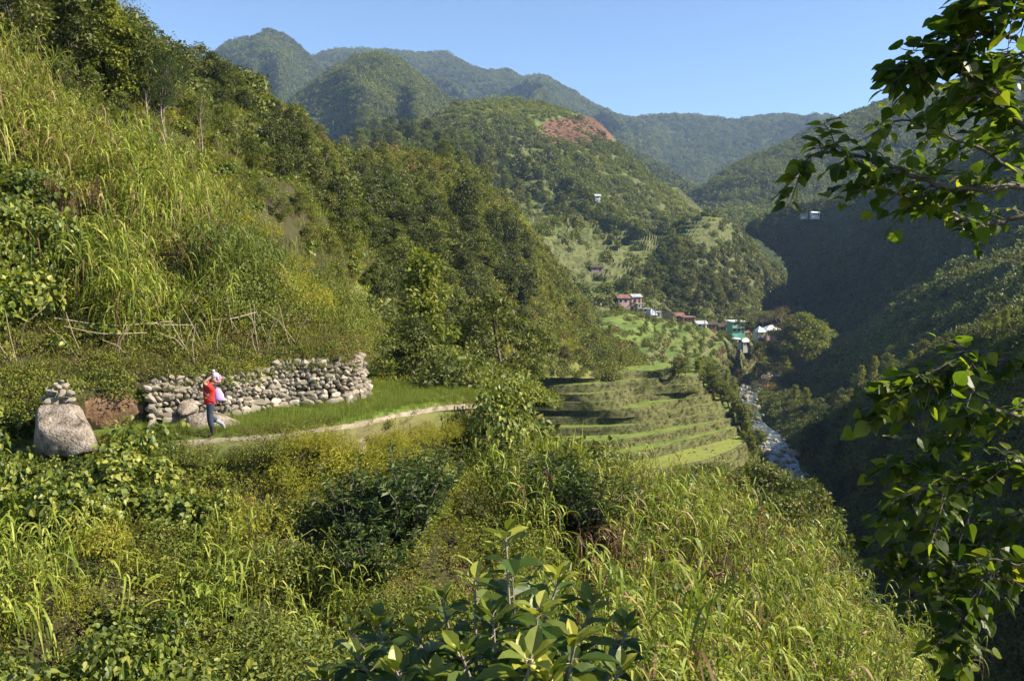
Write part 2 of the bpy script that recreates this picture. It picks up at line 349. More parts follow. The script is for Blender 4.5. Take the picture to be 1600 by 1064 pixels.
patch('terrace_ground', [t0w, t0, t1, t2, t3, t4, t5], 90, 130, .05, 1.5, [1, 0, .6, .8, 1, 1, 1], 'field', seed=4)

# slope above the wall (near), brow
a0 = [P(-400, 640, 18), P(-120, 632, 20.6), P(60, 612, 22.4), P(215, 602, 23.9), P(330, 588, 25.2), P(430, 570, 26.9), P(548, 556, 28.6), P(575, 553, 36)]
a0b = off(a0, -.02, .05, -1.9)
a1 = [P(-400, 470, 22), P(-120, 460, 24), P(60, 468, 26), P(215, 478, 27.5), P(330, 482, 29), P(430, 488, 31), P(515, 502, 34), P(570, 520, 42)]
a2 = [P(-400, 260, 26), P(-120, 260, 28), P(60, 300, 30), P(180, 340, 31.5), P(290, 385, 32.5), P(375, 430, 34.5), P(455, 475, 39), P(535, 495, 48)]
a3 = [P(-400, 60, 32), P(-120, 90, 34), P(40, 170, 36), P(140, 262, 37), P(250, 325, 38.5), P(340, 375, 41), P(420, 430, 45), P(505, 480, 54)]
a4 = off(a3, .5, 7, 1.0)
a5 = off(a3, 1, 15, 3)
patch('hillside', [a0b, a0, a1, a2, a3, a4, a5], 150, 150, .9, 5, [0, 0, 1, 1, .7, 1, 1], (['soil', 'earth'], lambda c: (ell(c, 178, 640, 48, 30, .5) > .5).astype(int)), seed=11, key='A1')
# farther left slope with pines
b0 = [P(-450, 190, 44), P(-150, 190, 46), P(60, 230, 49), P(200, 310, 50), P(330, 390, 52), P(430, 460, 55), P(530, 535, 61), P(606, 562, 66), P(600, 560, 80)]
b1 = [P(-450, 20, 60), P(-150, 40, 62), P(70, 100, 64), P(230, 214, 70), P(330, 275, 75), P(430, 345, 77), P(510, 425, 75), P(606, 530, 71), P(590, 520, 88)]
b2 = [P(-450, -110, 76), P(-150, -60, 80), P(150, 40, 84), P(290, 160, 92), P(390, 225, 95), P(470, 300, 95), P(530, 375, 90), P(596, 480, 82), P(570, 450, 100)]
b3 = [P(-450, -220, 95), P(-150, -120, 98), P(190, 45, 104), P(310, 118, 108), P(400, 150, 111), P(460, 195, 113), P(515, 240, 115), P(545, 330, 108), P(530, 320, 125)]
b4 = off(b3, -3, 22, -3); b5 = off(b3, -8, 60, -28)
patch('hillside', [b0, b1, b2, b3, b4, b5], 190, 160, 1.3, 9, [.6, 1, 1, .5, 1, 1], 'slope', seed=21, key='A2')
# central wooded hill
c0 = [P(500, 590, 80), P(600, 592, 84), P(700, 596, 100), P(800, 592, 132), P(870, 590, 152), P(930, 588, 158), P(980, 586, 164), P(1010, 574, 190)]
c1 = [P(480, 450, 98), P(600, 460, 100), P(700, 470, 118), P(785, 475, 144), P(850, 510, 160), P(900, 540, 168), P(955, 556, 180), P(990, 550, 205)]
c2 = [P(470, 345, 118), P(590, 340, 124), P(690, 360, 140), P(770, 390, 160), P(820, 440, 170), P(868, 488, 178), P(915, 522, 188), P(955, 540, 215)]
c3 = [P(460, 262, 142), P(545, 245, 148), P(635, 245, 158), P(715, 272, 168), P(785, 330, 180), P(835, 395, 190), P(885, 465, 198), P(930, 525, 220)]
c4 = off(c3, 6, 22, -4); c5 = off(c3, 22, 75, -46)
patch('hillside', [c0, c1, c2, c3, c4, c5], 200, 150, 3.0, 22, [.4, 1, 1, .25, 1, 1], 'slope', seed=31, key='B')
# valley floor from the canes down to the river
v0 = [W(-6, 35, -5.8), W(0, 35, -7.5), W(6, 37, -11.5), W(12, 39, -18), W(18, 40, -27), W(25, 40, -43), W(30, 40, -44)]
v1 = [W(-8, 62, -8), W(0, 60, -14), W(8, 60, -17), W(16, 60, -20.5), W(22.5, 60, -25), W(33, 60, -44), W(39, 60, -45)]
v2 = [W(-12, 92, -15), W(0, 90, -23), W(10, 90, -26), W(20, 90, -28), W(30, 90, -32), W(39, 90, -45), W(45, 90, -46)]
v3 = [W(-14, 125, -22), P(830, 735, 126), P(930, 750, 130), P(1060, 748, 134), P(1150, 745, 138), W(46, 135, -47), W(52, 135, -47)]
v3b = [W(-14, 146, -24), P(830, 705, 150), P(930, 725, 152), P(1060, 732, 150), P(1160, 730, 154), W(55, 165, -47), W(60, 165, -47)]
v4 = [W(-10, 168, -22), P(850, 640, 172), P(950, 640, 175), P(1050, 640, 175), P(1150, 690, 178), P(1178, 728, 186), P(1200, 726, 188)]
patch('valley_floor', [v0, v1, v2, v3, v3b, v4], 110, 150, 1.0, 12, [.3, 1, 1, .5, .5, .3], 'slope', seed=41, key='V0')
# village spur
s0 = [P(930, 600, 158), P(980, 598, 163), P(1050, 603, 168), P(1100, 612, 174), P(1140, 650, 180), P(1176, 712, 186), P(1196, 718, 188)]
s1 = [P(950, 560, 190), P(1000, 556, 200), P(1050, 560, 212), P(1105, 572, 220), P(1148, 605, 228), P(1172, 648, 234), P(1192, 652, 236)]
s2 = [P(930, 520, 230), P(990, 515, 245), P(1050, 525, 255), P(1105, 540, 265), P(1155, 566, 274), P(1180, 612, 282), P(1215, 614, 284)]
s3 = [P(900, 505, 280), P(960, 492, 298), P(1020, 497, 308), P(1090, 513, 314), P(1160, 535, 322), P(1232, 566, 330), P(1246, 596, 334)]
s4 = [P(880, 512, 320), P(950, 500, 340), P(1020, 498, 350), P(1090, 508, 356), P(1160, 528, 362), P(1230, 556, 366), P(1262, 580, 368)]
s5 = off(s4, 3, 35, -22)
patch('village_slope', [s0, s1, s2, s3, s4, s5], 300, 420, 1.0, 16, [.5, 1, .8, .4, .5, 1], 'terrhill', seed=51, key='V', terr=terracer(2.1, [(1050, 540, 100, 66), (1090, 560, 62, 52)], .4))

# right side: sunlit spur and its shaded flank
j0 = [W(20, 2, -38), W(25, 30, -43), W(30, 60, -45), W(36, 90, -46), W(44, 120, -47), W(53, 152, -47), W(62, 190, -47), W(70, 232, -46.5), W(77, 264, -46)]
j1 = [W(42, 2, -20), W(46, 30, -23), W(50, 60, -25), W(54, 90, -28), W(60, 120, -31), W(68, 160, -35), W(76, 205, -40.5), W(82, 238, -41.5), W(87, 264, -43)]
j2 = [W(64, 2, 0), W(67, 30, -1), W(69, 60, -3), W(71, 90, -7), P(1545, 520, 140), P(1460, 558, 180), P(1375, 600, 215), P(1310, 628, 242), P(1265, 632, 266)]
j3 = off(j2, 7, 3, 1.2)
j4 = off(j2, 22, 12, -9)
j5 = off(j2, 55, 30, -12)
patch('hillside', [j0, j1, off(j2, -7, -7, -2.2), j2, j3, j4, j5], 200, 170, 2.2, 14, [.2, 1, .7, .6, .6, 1, 1], 'slope', seed=61, key='J')
# big shaded mountainside on the right
i0 = [W(75, 30, -16), W(85, 90, -24), W(88, 150, -38), W(92, 210, -46), W(98, 270, -47), P(1240, 592, 345), P(1265, 565, 400), P(1255, 520, 460), P(1230, 480, 520)]
i1 = [W(110, 30, -8), W(118, 90, -9), W(124, 150, -12), W(126, 210, -16), W(132, 270, -13), P(1370, 515, 352), P(1360, 480, 420), P(1300, 440, 480), P(1230, 420, 530)]
i2 = [W(150, 30, 2), W(158, 90, 4), W(164, 150, 0), W(168, 210, -2), W(172, 270, 10), P(1490, 400, 360), P(1430, 380, 430), P(1330, 370, 490), P(1210, 385, 535)]
i3 = [W(200, 30, 2), W(206, 90, 4), W(210, 150, 8), W(214, 210, 8), W(222, 280, 28), P(1590, 215, 390), P(1480, 268, 445), P(1330, 318, 505), P(1165, 352, 540)]
i4 = off(i3, 40, 15, 8); i5 = off(i3, 140, 60, -60)
patch('mountainside', [i0, i1, i2, i3, i4, i5], 240, 190, 7, 45, [.1, .8, 1, .35, 1, 1], 'farhill', ridged=True, seed=71, key='I', terr=terracer(2.6, [(1400, 500, 150, 60)], .3))
# knob with small terraces
d0 = [P(940, 480, 365), P(1010, 482, 366), P(1060, 490, 370), P(1110, 500, 372), P(1170, 505, 378), P(1250, 500, 390)]
d1 = [P(965, 455, 385), P(1020, 440, 385), P(1070, 430, 388), P(1115, 430, 392), P(1160, 445, 402), P(1240, 470, 420)]
d2 = [P(985, 425, 415), P(1035, 390, 418), P(1075, 358, 422), P(1115, 344, 430), P(1150, 362, 440), P(1200, 420, 455)]
d3 = off(d2, 4, 30, 2); d4 = off(d2, 10, 90, -30)
patch('hillside', [d0, d1, d2, d3, d4], 110, 90, 3, 26, [.3, 1, .3, 1, 1], 'terrhill', seed=81, key='D', terr=terracer(2.2, [(1110, 362, 52, 26)], .3))
# hill with the red fern patch
e0 = [P(520, 330, 330), P(680, 345, 340), P(800, 420, 345), P(880, 460, 350), P(960, 470, 360), P(1020, 450, 380), P(1090, 430, 430), P(1150, 400, 480)]
e1 = [P(520, 290, 400), P(680, 280, 410), P(810, 335, 410), P(890, 385, 410), P(965, 400, 420), P(1030, 385, 440), P(1090, 380, 480), P(1145, 375, 520)]
e2 = [P(530, 260, 500), P(680, 225, 520), P(790, 255, 500), P(890, 290, 500), P(975, 325, 510), P(1045, 350, 530), P(1095, 362, 550), P(1135, 365, 570)]
e3 = [P(540, 240, 590), P(630, 208, 620), P(710, 178, 650), P(785, 163, 670), P(885, 182, 680), P(965, 232, 660), P(1040, 295, 630), P(1118, 350, 600)]
e4 = off(e3, 5, 50, -2); e5 = off(e3, 20, 200, -90)
def redm(c):
    m = ell(c, 905, 208, 62, 26, .5); return (m > .5).astype(int)
patch('hillside', [off(e0, 5, -40, -34), e0, e1, e2, e3, e4, e5], 330, 280, 20, 75, [.3, .3, 1, 1, .12, 1, 1], (['terrhill', 'redfern'], redm), ridged=True, seed=91, key='C',
      terr=terracer(2.6, [(930, 400, 105, 46), (800, 330, 60, 30), (1010, 390, 50, 30)], .3))
def ridge(name, crest, foot, key, seed, amp, wl, nu=150, nv=90, mid=None, back=1):
    cz = np.array(crest); fz = np.array(foot); k = len(crest)
    m = (cz + fz) / 2 if mid is None else np.array(mid); m[:, 2] -= (cz[:, 2] - fz[:, 2]) * .03
    d = (cz[:, 1] - fz[:, 1]).mean()
    b1_ = cz + np.array([0, d * .25, -2]); b2_ = cz + np.array([d * .1, d * .9, -(cz[:, 2] - fz[:, 2]).mean() * .8])
    patch(name, [fz + np.array([0, -d * .25, -90]), foot, m, crest, b1_, b2_], nu, nv, amp, wl, [.3, .6, 1, .10, .6, 1], 'farhill', ridged='gully', seed=seed, key=key)
# pointed hill
ridge('mountain', [P(420, 215, 1080), P(468, 152, 1110), P(528, 115, 1140), P(590, 88, 1160), P(645, 118, 1190), P(690, 142, 1210), P(725, 162, 1230), P(800, 162, 1330), P(880, 190, 1400)],
      [P(420, 290, 760), P(470, 290, 760), P(540, 290, 740), P(610, 280, 700), P(660, 270, 760), P(705, 260, 820), P(760, 250, 860), P(840, 260, 900), P(920, 300, 950)], 'E', 101, 50, 170,
      mid=[P(430, 250, 930), P(470, 215, 930), P(530, 190, 890), P(600, 165, 860), P(660, 185, 980), P(710, 200, 1030), P(750, 205, 1060), P(820, 210, 1100), P(900, 240, 1150)])
ridge('mountain', [P(300, 120, 1700), P(350, 78, 1740), P(390, 64, 1770), P(420, 59, 1800), P(450, 66, 1810), P(485, 95, 1820), P(530, 135, 1850), P(600, 200, 1880)],
      [P(300, 260, 1250), P(350, 260, 1250), P(390, 260, 1240), P(430, 260, 1200), P(470, 255, 1260), P(510, 250, 1300), P(560, 255, 1330), P(620, 270, 1350)], 'F', 111, 62, 210,
      mid=[P(300, 180, 1500), P(350, 150, 1500), P(390, 135, 1490), P(425, 130, 1440), P(460, 135, 1520), P(500, 165, 1560), P(545, 190, 1600), P(610, 230, 1620)])
ridge('mountain', [P(440, 120, 2400), P(500, 92, 2450), P(560, 84, 2500), P(610, 80, 2550), P(680, 95, 2550), P(750, 115, 2500), P(820, 130, 2450), P(850, 131, 2450), P(900, 158, 2500), P(950, 180, 2600), P(1010, 200, 2700)],
      [P(460, 260, 1600), P(520, 250, 1600), P(580, 250, 1600), P(640, 250, 1600), P(720, 250, 1550), P(790, 250, 1500), P(850, 255, 1480), P(900, 270, 1500), P(950, 290, 1500), P(1000, 310, 1500), P(1060, 330, 1500)], 'G', 121, 130, 330, 200, 100)
ridge('mountain', [P(780, 168, 1450), P(840, 165, 1440), P(890, 178, 1430), P(940, 208, 1380), P(990, 238, 1300), P(1040, 268, 1220), P(1090, 305, 1120), P(1140, 345, 1020)],
      [P(800, 300, 900), P(850, 300, 900), P(900, 310, 880), P(950, 330, 860), P(1000, 345, 840), P(1045, 355, 820), P(1090, 370, 800), P(1140, 385, 780)], 'G1', 131, 36, 170)
ridge('mountain', [P(930, 215, 2500), P(985, 190, 2500), P(1020, 181, 2520), P(1060, 177, 2550), P(1110, 182, 2550), P(1160, 190, 2500), P(1240, 186, 2550), P(1290, 194, 2600), P(1400, 190, 2500), P(1550, 160, 2500), P(1800, 130, 2500)],
      [P(960, 330, 1500), P(1020, 340, 1450), P(1060, 350, 1400), P(1100, 360, 1400), P(1140, 360, 1450), P(1180, 360, 1500), P(1240, 350, 1500), P(1320, 340, 1500), P(1450, 330, 1500), P(1600, 320, 1500), P(1850, 300, 1500)], 'G2', 141, 140, 380, 200, 110)
ridge('mountain', [P(1085, 325, 900), P(1130, 288, 940), P(1180, 255, 980), P(1240, 228, 1030), P(1300, 200, 1080), P(1400, 165, 1100), P(1550, 125, 1080), P(1750, 90, 1000)],
      [P(1110, 370, 680), P(1150, 375, 680), P(1200, 380, 680), P(1260, 380, 680), P(1330, 370, 680), P(1420, 350, 700), P(1560, 330, 700), P(1750, 300, 700)], 'H', 151, 26, 150)
# valley sides that the nearer slopes stand on
bx, by = np.meshgrid(np.linspace(-260, 420, 90), np.r_[np.linspace(4, 420, 90), np.linspace(440, 1000, 40)])
RVX = np.interp(by, [20, 45, 95, 155, 208, 262, 330, 420, 1000], [24, 27, 38, 54, 67.5, 79, 104, 130, 300])
bd = bx - RVX; bz = -49 + np.where(bd < 0, np.clip(-bd - 9, 0, 999) * .33, np.clip(bd - 9, 0, 999) * .42) + np.clip(by - 430, 0, 999) * .09
bz += 1.5 * fbm(bx / 25, by / 25, 0, 77, 4); bz = np.minimum(bz, np.where(bd < 0, -20 + by * .02, 20)); bz = np.where(by < 60, np.minimum(bz, -34), bz)
_g = carve(np.stack([bx, by, bz], -1))
i_ = np.arange(_g.shape[0] - 1)[:, None] * 90; j_ = np.arange(89)[None]; BF = np.stack([i_ + j_, i_ + j_ + 1, i_ + 91 + j_, i_ + 90 + j_], -1).reshape(-1, 4)
obj('valley_floor', mesh_np('valley_floor', _g.reshape(-1, 3), BF, [M['slope']], smooth=True), kind='structure'); PATCH['BASE'] = _g; TERR.append((_g.reshape(-1, 3), BF))
# everything rests on one wide ground sheet far below
obj('ground', mesh_np('ground', [(-2600, -80, -76), (3200, -80, -76), (3200, 4200, -76), (-2600, 4200, -76)], [[0, 1, 2, 3]], [M['farhill']]), kind='structure')

_v = []; _f = []; n0 = 0
for V_, F_ in TERR: _v.append(V_); _f.append(F_ + n0); n0 += len(V_)
BVH = BVHTree.FromPolygons(np.concatenate(_v).tolist(), np.concatenate(_f).tolist())
def hit(px, py, mind=0):
    d = ray(px, py); loc, nrm_, idx, dist = BVH.ray_cast(d * mind, d, 9000)
    return loc
def gz(x, y, zmax=400, zmin=None):
    loc, nn, i, d = BVH.ray_cast(Vector((x, y, zmax)), Vector((0, 0, -1)), 2000)
    return loc.z if loc else -40

# ------------------------------------------------------------------ river
rv = RV + np.array([0, 0, .25])
rc = cr(rv, np.linspace(0, len(rv) - 1, 240)); tg = norm(np.gradient(rc, axis=0)); sd_ = np.stack([tg[:, 1], -tg[:, 0], 0 * tg[:, 0]], 1)
wd = 3.0 + .9 * np.sin(np.arange(240) * .11) + .8 * vnoise(np.arange(240) * .2, np.zeros(240))
cols_ = np.linspace(-1, 1, 15)
rg_ = rc[:, None] + sd_[:, None] * (wd[:, None] * cols_[None])[..., None]
rg_[..., 2] += .18 * fbm(rg_[..., 0] * .8, rg_[..., 1] * .8, 0, 2, 3)
ii = np.arange(239)[:, None] * 15; jj = np.arange(14)[None]
mw, t, n, l = mat_new('water'); out = n.new('ShaderNodeOutputMaterial'); b = n.new('ShaderNodeBsdfPrincipled'); tc = n.new('ShaderNodeTexCoord'); nz = n.new('ShaderNodeTexNoise')
nz.inputs['Scale'].default_value = .55; nz.inputs['Detail'].default_value = 8; nz.inputs['Roughness'].default_value = .7; l.new(tc.outputs['Object'], nz.inputs[0]); r_ = ramp(n, [(.42, (.035, .05, .05)), (.56, (.10, .125, .12)), (.66, (.42, .45, .44))]); l.new(nz.outputs[0], r_.inputs[0]); l.new(r_.outputs[0], b.inputs['Base Color'])
b.inputs['Roughness'].default_value = .15; bp = n.new('ShaderNodeBump'); bp.inputs['Distance'].default_value = .3; l.new(nz.outputs[0], bp.inputs['Height']); l.new(bp.outputs[0], b.inputs['Normal']); l.new(b.outputs[0], out.inputs[0])
obj('river_water', mesh_np('river_water', rg_.reshape(-1, 3), np.stack([ii + jj, ii + jj + 1, ii + jj + 16, ii + jj + 15], -1).reshape(-1, 4), [mw], smooth=True), kind='structure')

def rock_mesh(name, seed, mat='stone', sub=2, flat=.75, rough=.28):
    import bmesh
    bm = bmesh.new(); bmesh.ops.create_icosphere(bm, subdivisions=sub, radius=1)
    V = np.array([v.co[:] for v in bm.verts]); F = np.array([[v.index for v in f.verts] for f in bm.faces]); bm.free()
    r0 = np.random.default_rng(seed)
    for k in range(10):
        nrm_ = norm(r0.normal(size=3)); dd = r0.uniform(.5, .85); e = V @ nrm_ - dd; V = V - np.where(e > 0, e * .97, 0)[:, None] * nrm_
    V = V * (1 + rough * .5 * fbm(V[:, 0] * 2 + seed, V[:, 1] * 2, V[:, 2] * 2, seed, 3))[:, None] * np.array([1, r0.uniform(.75, 1), flat])
    tint = .45 + .25 * fbm(V[:, 0] * 4, V[:, 1] * 4, V[:, 2] * 4, seed + 3, 4)
    return mesh_np(name, V, F, [M[mat]], attrs={'tint': tint}, smooth=False), V, F
ROCKS = [rock_mesh('river_boulder', 40 + k, sub=2)[0] for k in range(5)]

# landmarks for the labels of repeated plants
LM = []
def landmark(name, px, py): LM.append((name, px, py))
THINGS = []    # (object, kindword, height) to be labelled by where they stand
def ask(o, desc, h=1.0): THINGS.append((o, desc, h))

rr = random.Random(5); nb = 0
while nb < 190:
    i = int(rr.uniform(100, 225)); s = rr.uniform(-1.25, 1.25)
    p = rc[i] + sd_[i] * s * wd[i]; r = abs(rr.gauss(0, .5)) + .35
    r = min(r, 1.9)
    o = obj('river_boulder', ROCKS[nb % 5], None, (p[0], p[1], p[2] + r * .12), (0, 0, rr.uniform(0, 6)), (r * rr.uniform(.8, 1.3), r, r * rr.uniform(.7, 1.0)), category='boulder', group='grey boulders strewn in the river bed')
    ask(o, ('wet dark grey' if s * s < .3 else 'pale grey') + ' river boulder', r); nb += 1

# ------------------------------------------------------------------ scatter of uncountable growth: one object, its own few plant shapes repeated on points
def scatter(name, protos, mats, pts, scale, pick, label=None, tilt=.15, seed=0, normals=None, **pr):
    r0 = np.random.default_rng(seed); V = []; Fs = []; fm = []; T = []; ID = []; n = 0
    for k, mb in enumerate(protos):
        v, fs, f_m, t_ = mb.arrays(); V.append(v); T.append(t_); ID.append(np.full(len(v), k + 1))
        Fs += [f + n for f in fs]; fm.append(f_m); n += len(v)
    pts = np.asarray(pts); N = len(pts)
    if N == 0: return
    V.append(pts); T.append(np.zeros(N)); ID.append(np.zeros(N, int))
    rot = np.stack([r0.normal(0, tilt, N), r0.normal(0, tilt, N), r0.uniform(0, 6.28, N)], 1)
    pad = lambda a, c=None: np.concatenate([np.zeros((n,) + a.shape[1:], a.dtype), a])
    me = mesh_np(name, np.concatenate(V), Fs, mats, np.concatenate(fm), {'tint': np.concatenate(T), 'pid': np.concatenate(ID).astype(int), 'scl': pad(np.asarray(scale, float)), 'rot': pad(rot), 'pick': pad(np.asarray(pick).astype(int))})
    o = obj(name, me, kind='stuff', **pr)
    if label: o['label'] = label
    g = bpy.data.node_groups.get('grow')
    if g is None:
        g = bpy.data.node_groups.new('grow', 'GeometryNodeTree'); g.interface.new_socket('Geometry', in_out='INPUT', socket_type='NodeSocketGeometry'); g.interface.new_socket('Geometry', in_out='OUTPUT', socket_type='NodeSocketGeometry')
        N_ = g.nodes; L = g.links; gi = N_.new('NodeGroupInput'); go = N_.new('NodeGroupOutput')
        def att(nm, ty):
            a = N_.new('GeometryNodeInputNamedAttribute'); a.data_type = ty; a.inputs[0].default_value = nm; return a.outputs[0]
        cmp_ = N_.new('FunctionNodeCompare'); cmp_.data_type = 'INT'; cmp_.operation = 'EQUAL'; pid = att('pid', 'INT'); L.new(pid, cmp_.inputs[2]); cmp_.inputs[3].default_value = 0
        sep = N_.new('GeometryNodeSeparateGeometry'); L.new(gi.outputs[0], sep.inputs[0]); L.new(cmp_.outputs[0], sep.inputs[1])
        sti = N_.new('GeometryNodeSplitToInstances'); L.new(sep.outputs[1], sti.inputs[0]); L.new(pid, sti.inputs['Group ID'])
        iop = N_.new('GeometryNodeInstanceOnPoints'); L.new(sep.outputs[0], iop.inputs['Points']); L.new(sti.outputs[0], iop.inputs['Instance']); iop.inputs['Pick Instance'].default_value = True
        L.new(att('pick', 'INT'), iop.inputs['Instance Index']); L.new(att('rot', 'FLOAT_VECTOR'), iop.inputs['Rotation'])
        L.new(att('scl', 'FLOAT'), iop.inputs['Scale']); L.new(iop.outputs[0], go.inputs[0])
    md = o.modifiers.new('grow', 'NODES'); md.node_group = g
    return o

def sample(key, n, dens=None, seed=0, vlim=(0, 1), vis=3.0, keep=.12, mx=250):
    """random points on a patch: n per cell area, thinned by dens(px,py,pts); what the hills hide is mostly left out"""
    r0 = np.random.default_rng(seed + 1000); g = PATCH[key]; nv, nu = g.shape[:2]
    a = g[:-1, :-1]; b_ = g[:-1, 1:]; c_ = g[1:, :-1]; d_ = g[1:, 1:]
    cen = (a + b_ + c_ + d_) / 4; area = np.linalg.norm(np.cross(b_ - a, c_ - a), axis=2)
    qx, qy, dep = proj(cen.reshape(-1, 3)); ok = (qx > -mx) & (qx < 1600 + mx) & (qy < 1064 + mx) & (qy > -600) & (dep > 0)
    vv = (np.arange(nv - 1)[:, None] / (nv - 1) + 0 * np.arange(nu - 1)[None]).ravel(); ok &= (vv >= vlim[0]) & (vv <= vlim[1])
    wgt = (area.ravel() * ok); tot = wgt.sum()
    if tot <= 0: return np.zeros((0, 3))
    N = int(n * tot); idx = r0.choice(len(wgt), N, p=wgt / tot); i, j = np.divmod(idx, nu - 1); u, v = r0.random((2, N))
    p = g[i, j] * ((1 - u) * (1 - v))[:, None] + g[i, j + 1] * (u * (1 - v))[:, None] + g[i + 1, j] * ((1 - u) * v)[:, None] + g[i + 1, j + 1] * (u * v)[:, None]
    if dens is not None:
        qx, qy, _ = proj(p); p = p[r0.random(N) < dens(qx, qy, p)]
    if vis:
        m = np.zeros(len(p), bool); kp = r0.random(len(p))
        for k in range(len(p)):
            q = Vector(p[k]); q.z += vis; d = q.length; dn = q / d
            loc, _, _, dist = BVH.ray_cast(dn * .6, dn, d)
            m[k] = loc is None or dist > d - vis * 2 or kp[k] < keep
        p = p[m]
    return p

# plant shapes -----------------------------------------------------
def dome(mb, rg, n, r=1, h=1, leaf=.1, wr=.6, tmpl=OVAL2, mat=0, droop=.4, bump=.25, c=(0, 0, 0), lo=-.1, tr=(0, 1), shell=.55):
    th = rg.uniform(0, 6.28, n); z = rg.uniform(lo, 1, n); q = np.sqrt(np.clip(1 - z * z, 0, 1))
    d = np.stack([q * np.cos(th), q * np.sin(th), z], 1); sd0 = int(rg.integers(1e6))
    k = (1 + bump * 1.6 * vnoise(d[:, 0] * 2.3, d[:, 1] * 2.3, d[:, 2] * 2.3, sd0)) * rg.uniform(shell, 1.04, n) ** .6
    p = d * k[:, None] * np.array([r, r, h]) + np.array(c)
    ax = norm(d * .55 + rg.normal(0, .45, (n, 3)) + np.array([0, 0, -droop])); nn = norm(d + np.array([0, 0, .5]) + rg.normal(0, .35, (n, 3)))
    L = leaf * rg.uniform(.6, 1.25, n); leaves(mb, p, ax, nn, L, L * wr, tmpl, tr[0] + (tr[1] - tr[0]) * rg.random(n), mat)
def clump_bush(seed, n=500, lobes=5, r=1.0, h=1.0, leaf=.12, wr=.6, tmpl=OVAL2, droop=.4, mat=0, spread=.6, tr=(0, 1)):
    rg = np.random.default_rng(seed); mb = MB()
    for k in range(lobes):
        a = rg.uniform(0, 6.28); q = spread * r * rg.random() ** .5; s = rg.uniform(.45, .75)
        t0_ = rg.uniform(-.12, .12)
        dome(mb, rg, n // lobes, r * s, h * s * rg.uniform(.8, 1.3), leaf, wr, tmpl, mat, droop, c=(q * math.cos(a), q * math.sin(a), h * rg.uniform(.05, .5)), tr=(tr[0] + t0_, tr[1] + t0_))
    return mb
def stemmy(seed, stems=14, H=1.2, per=16, leaf=.12, wr=.5, tmpl=OVATE, mat=0, smat=1, lean=.5, droop=.3):
    """upright shrub: stems with leaves set along them, whorled at the tips"""
    rg = np.random.default_rng(seed); mb = MB()
    for k in range(stems):
        a = rg.uniform(0, 6.28); ln = rg.uniform(.05, lean); h = H * rg.uniform(.55, 1.05)
        t = np.linspace(0, 1, 6); pts = np.stack([np.cos(a) * ln * h * t ** 1.3, np.sin(a) * ln * h * t ** 1.3, h * t], 1); pts[1:] += rg.normal(0, .02 * H, (5, 3))
        mb.tube(pts, np.linspace(.014, .004, 6) * H, 4, smat)
        tt = np.r_[rg.uniform(.3, 1, per * 2 // 3), rg.uniform(.9, 1, per - per * 2 // 3)]; base = cr(pts, tt * 4.999)
        az = np.arange(per) * 2.4 + rg.uniform(0, 6); up = rg.uniform(-.2, .9, per) - droop + (tt > .9) * .3
        ax = norm(np.stack([np.cos(az), np.sin(az), up], 1)); nn = norm(np.stack([-.5 * np.cos(az) * up, -.5 * np.sin(az) * up, np.ones(per)], 1) + rg.normal(0, .3, (per, 3)))
        L = leaf * rg.uniform(.6, 1.2, per) * np.where(tt > .9, .8, 1); tint = np.clip(rg.random(per) * .7 + (tt > .9) * .35, 0, 1)
        leaves(mb, base, ax, nn, L, L * wr, tmpl, tint, mat)
    return mb
def cane(seed, stems=20, H=2.2, per=13, L=.9, Wd=.036, spread=.45, lean=.35, mat=0, droop=.9, dead=0, dmat=2, seg=6):
    """tall cane grass: stems with long arching leaves"""
    rg = np.random.default_rng(seed); mb = MB()
    for k in range(stems):
        a = rg.uniform(0, 6.28); q = spread * rg.random() ** .5; b0 = np.array([q * np.cos(a), q * np.sin(a), 0]); a2 = a + rg.normal(0, .6); ln = rg.uniform(.05, lean); h = H * rg.uniform(.6, 1.05)
        t = np.linspace(0, 1, 6); pts = b0 + np.stack([np.cos(a2) * ln * h * t ** 1.6, np.sin(a2) * ln * h * t ** 1.6, h * t * (1 - .12 * t)], 1)
        mb.tube(pts, np.linspace(.010, .004, 6), 4, 1)
        n_ = per; tt = rg.uniform(.12, 1, n_); az = rg.uniform(0, 6.28, n_); base = cr(pts, tt * 4.999); up = rg.uniform(.5, 1.8, n_) * (.5 + tt)
        d0 = np.stack([np.cos(az), np.sin(az), up], 1)
        isd = rg.random(n_) < (dead + (1 - tt) * dead)
        for mm in (False, True):
            s = isd == mm
            if s.any(): blades(mb, base[s], d0[s] * (1 if not mm else np.array([.6, .6, .3])), L * rg.uniform(.6, 1.2, s.sum()), Wd * rg.uniform(.7, 1.2, s.sum()), droop * rg.uniform(.6, 1.5, s.sum()) * (1.4 if mm else 1), seg, np.clip(rg.normal(.5, .28, s.sum()), 0, 1), dmat if mm else mat, rg)
    return mb
def tuft(seed, n=60, L=.6, Wd=.012, spread=.25, lean=.6, droop=.5, mat=0, seg=4):
    rg = np.random.default_rng(seed); mb = MB(); a = rg.uniform(0, 6.28, n); q = spread * rg.random(n) ** .5; b0 = np.stack([q * np.cos(a), q * np.sin(a), 0 * a], 1); az = a + rg.normal(0, .7, n); ln = rg.uniform(.05, lean, n)
    blades(mb, b0, np.stack([np.cos(az) * ln, np.sin(az) * ln, np.ones(n)], 1), L * rg.uniform(.5, 1.15, n), Wd, droop * rg.uniform(.3, 1.4, n), seg, None, mat, rg); return mb
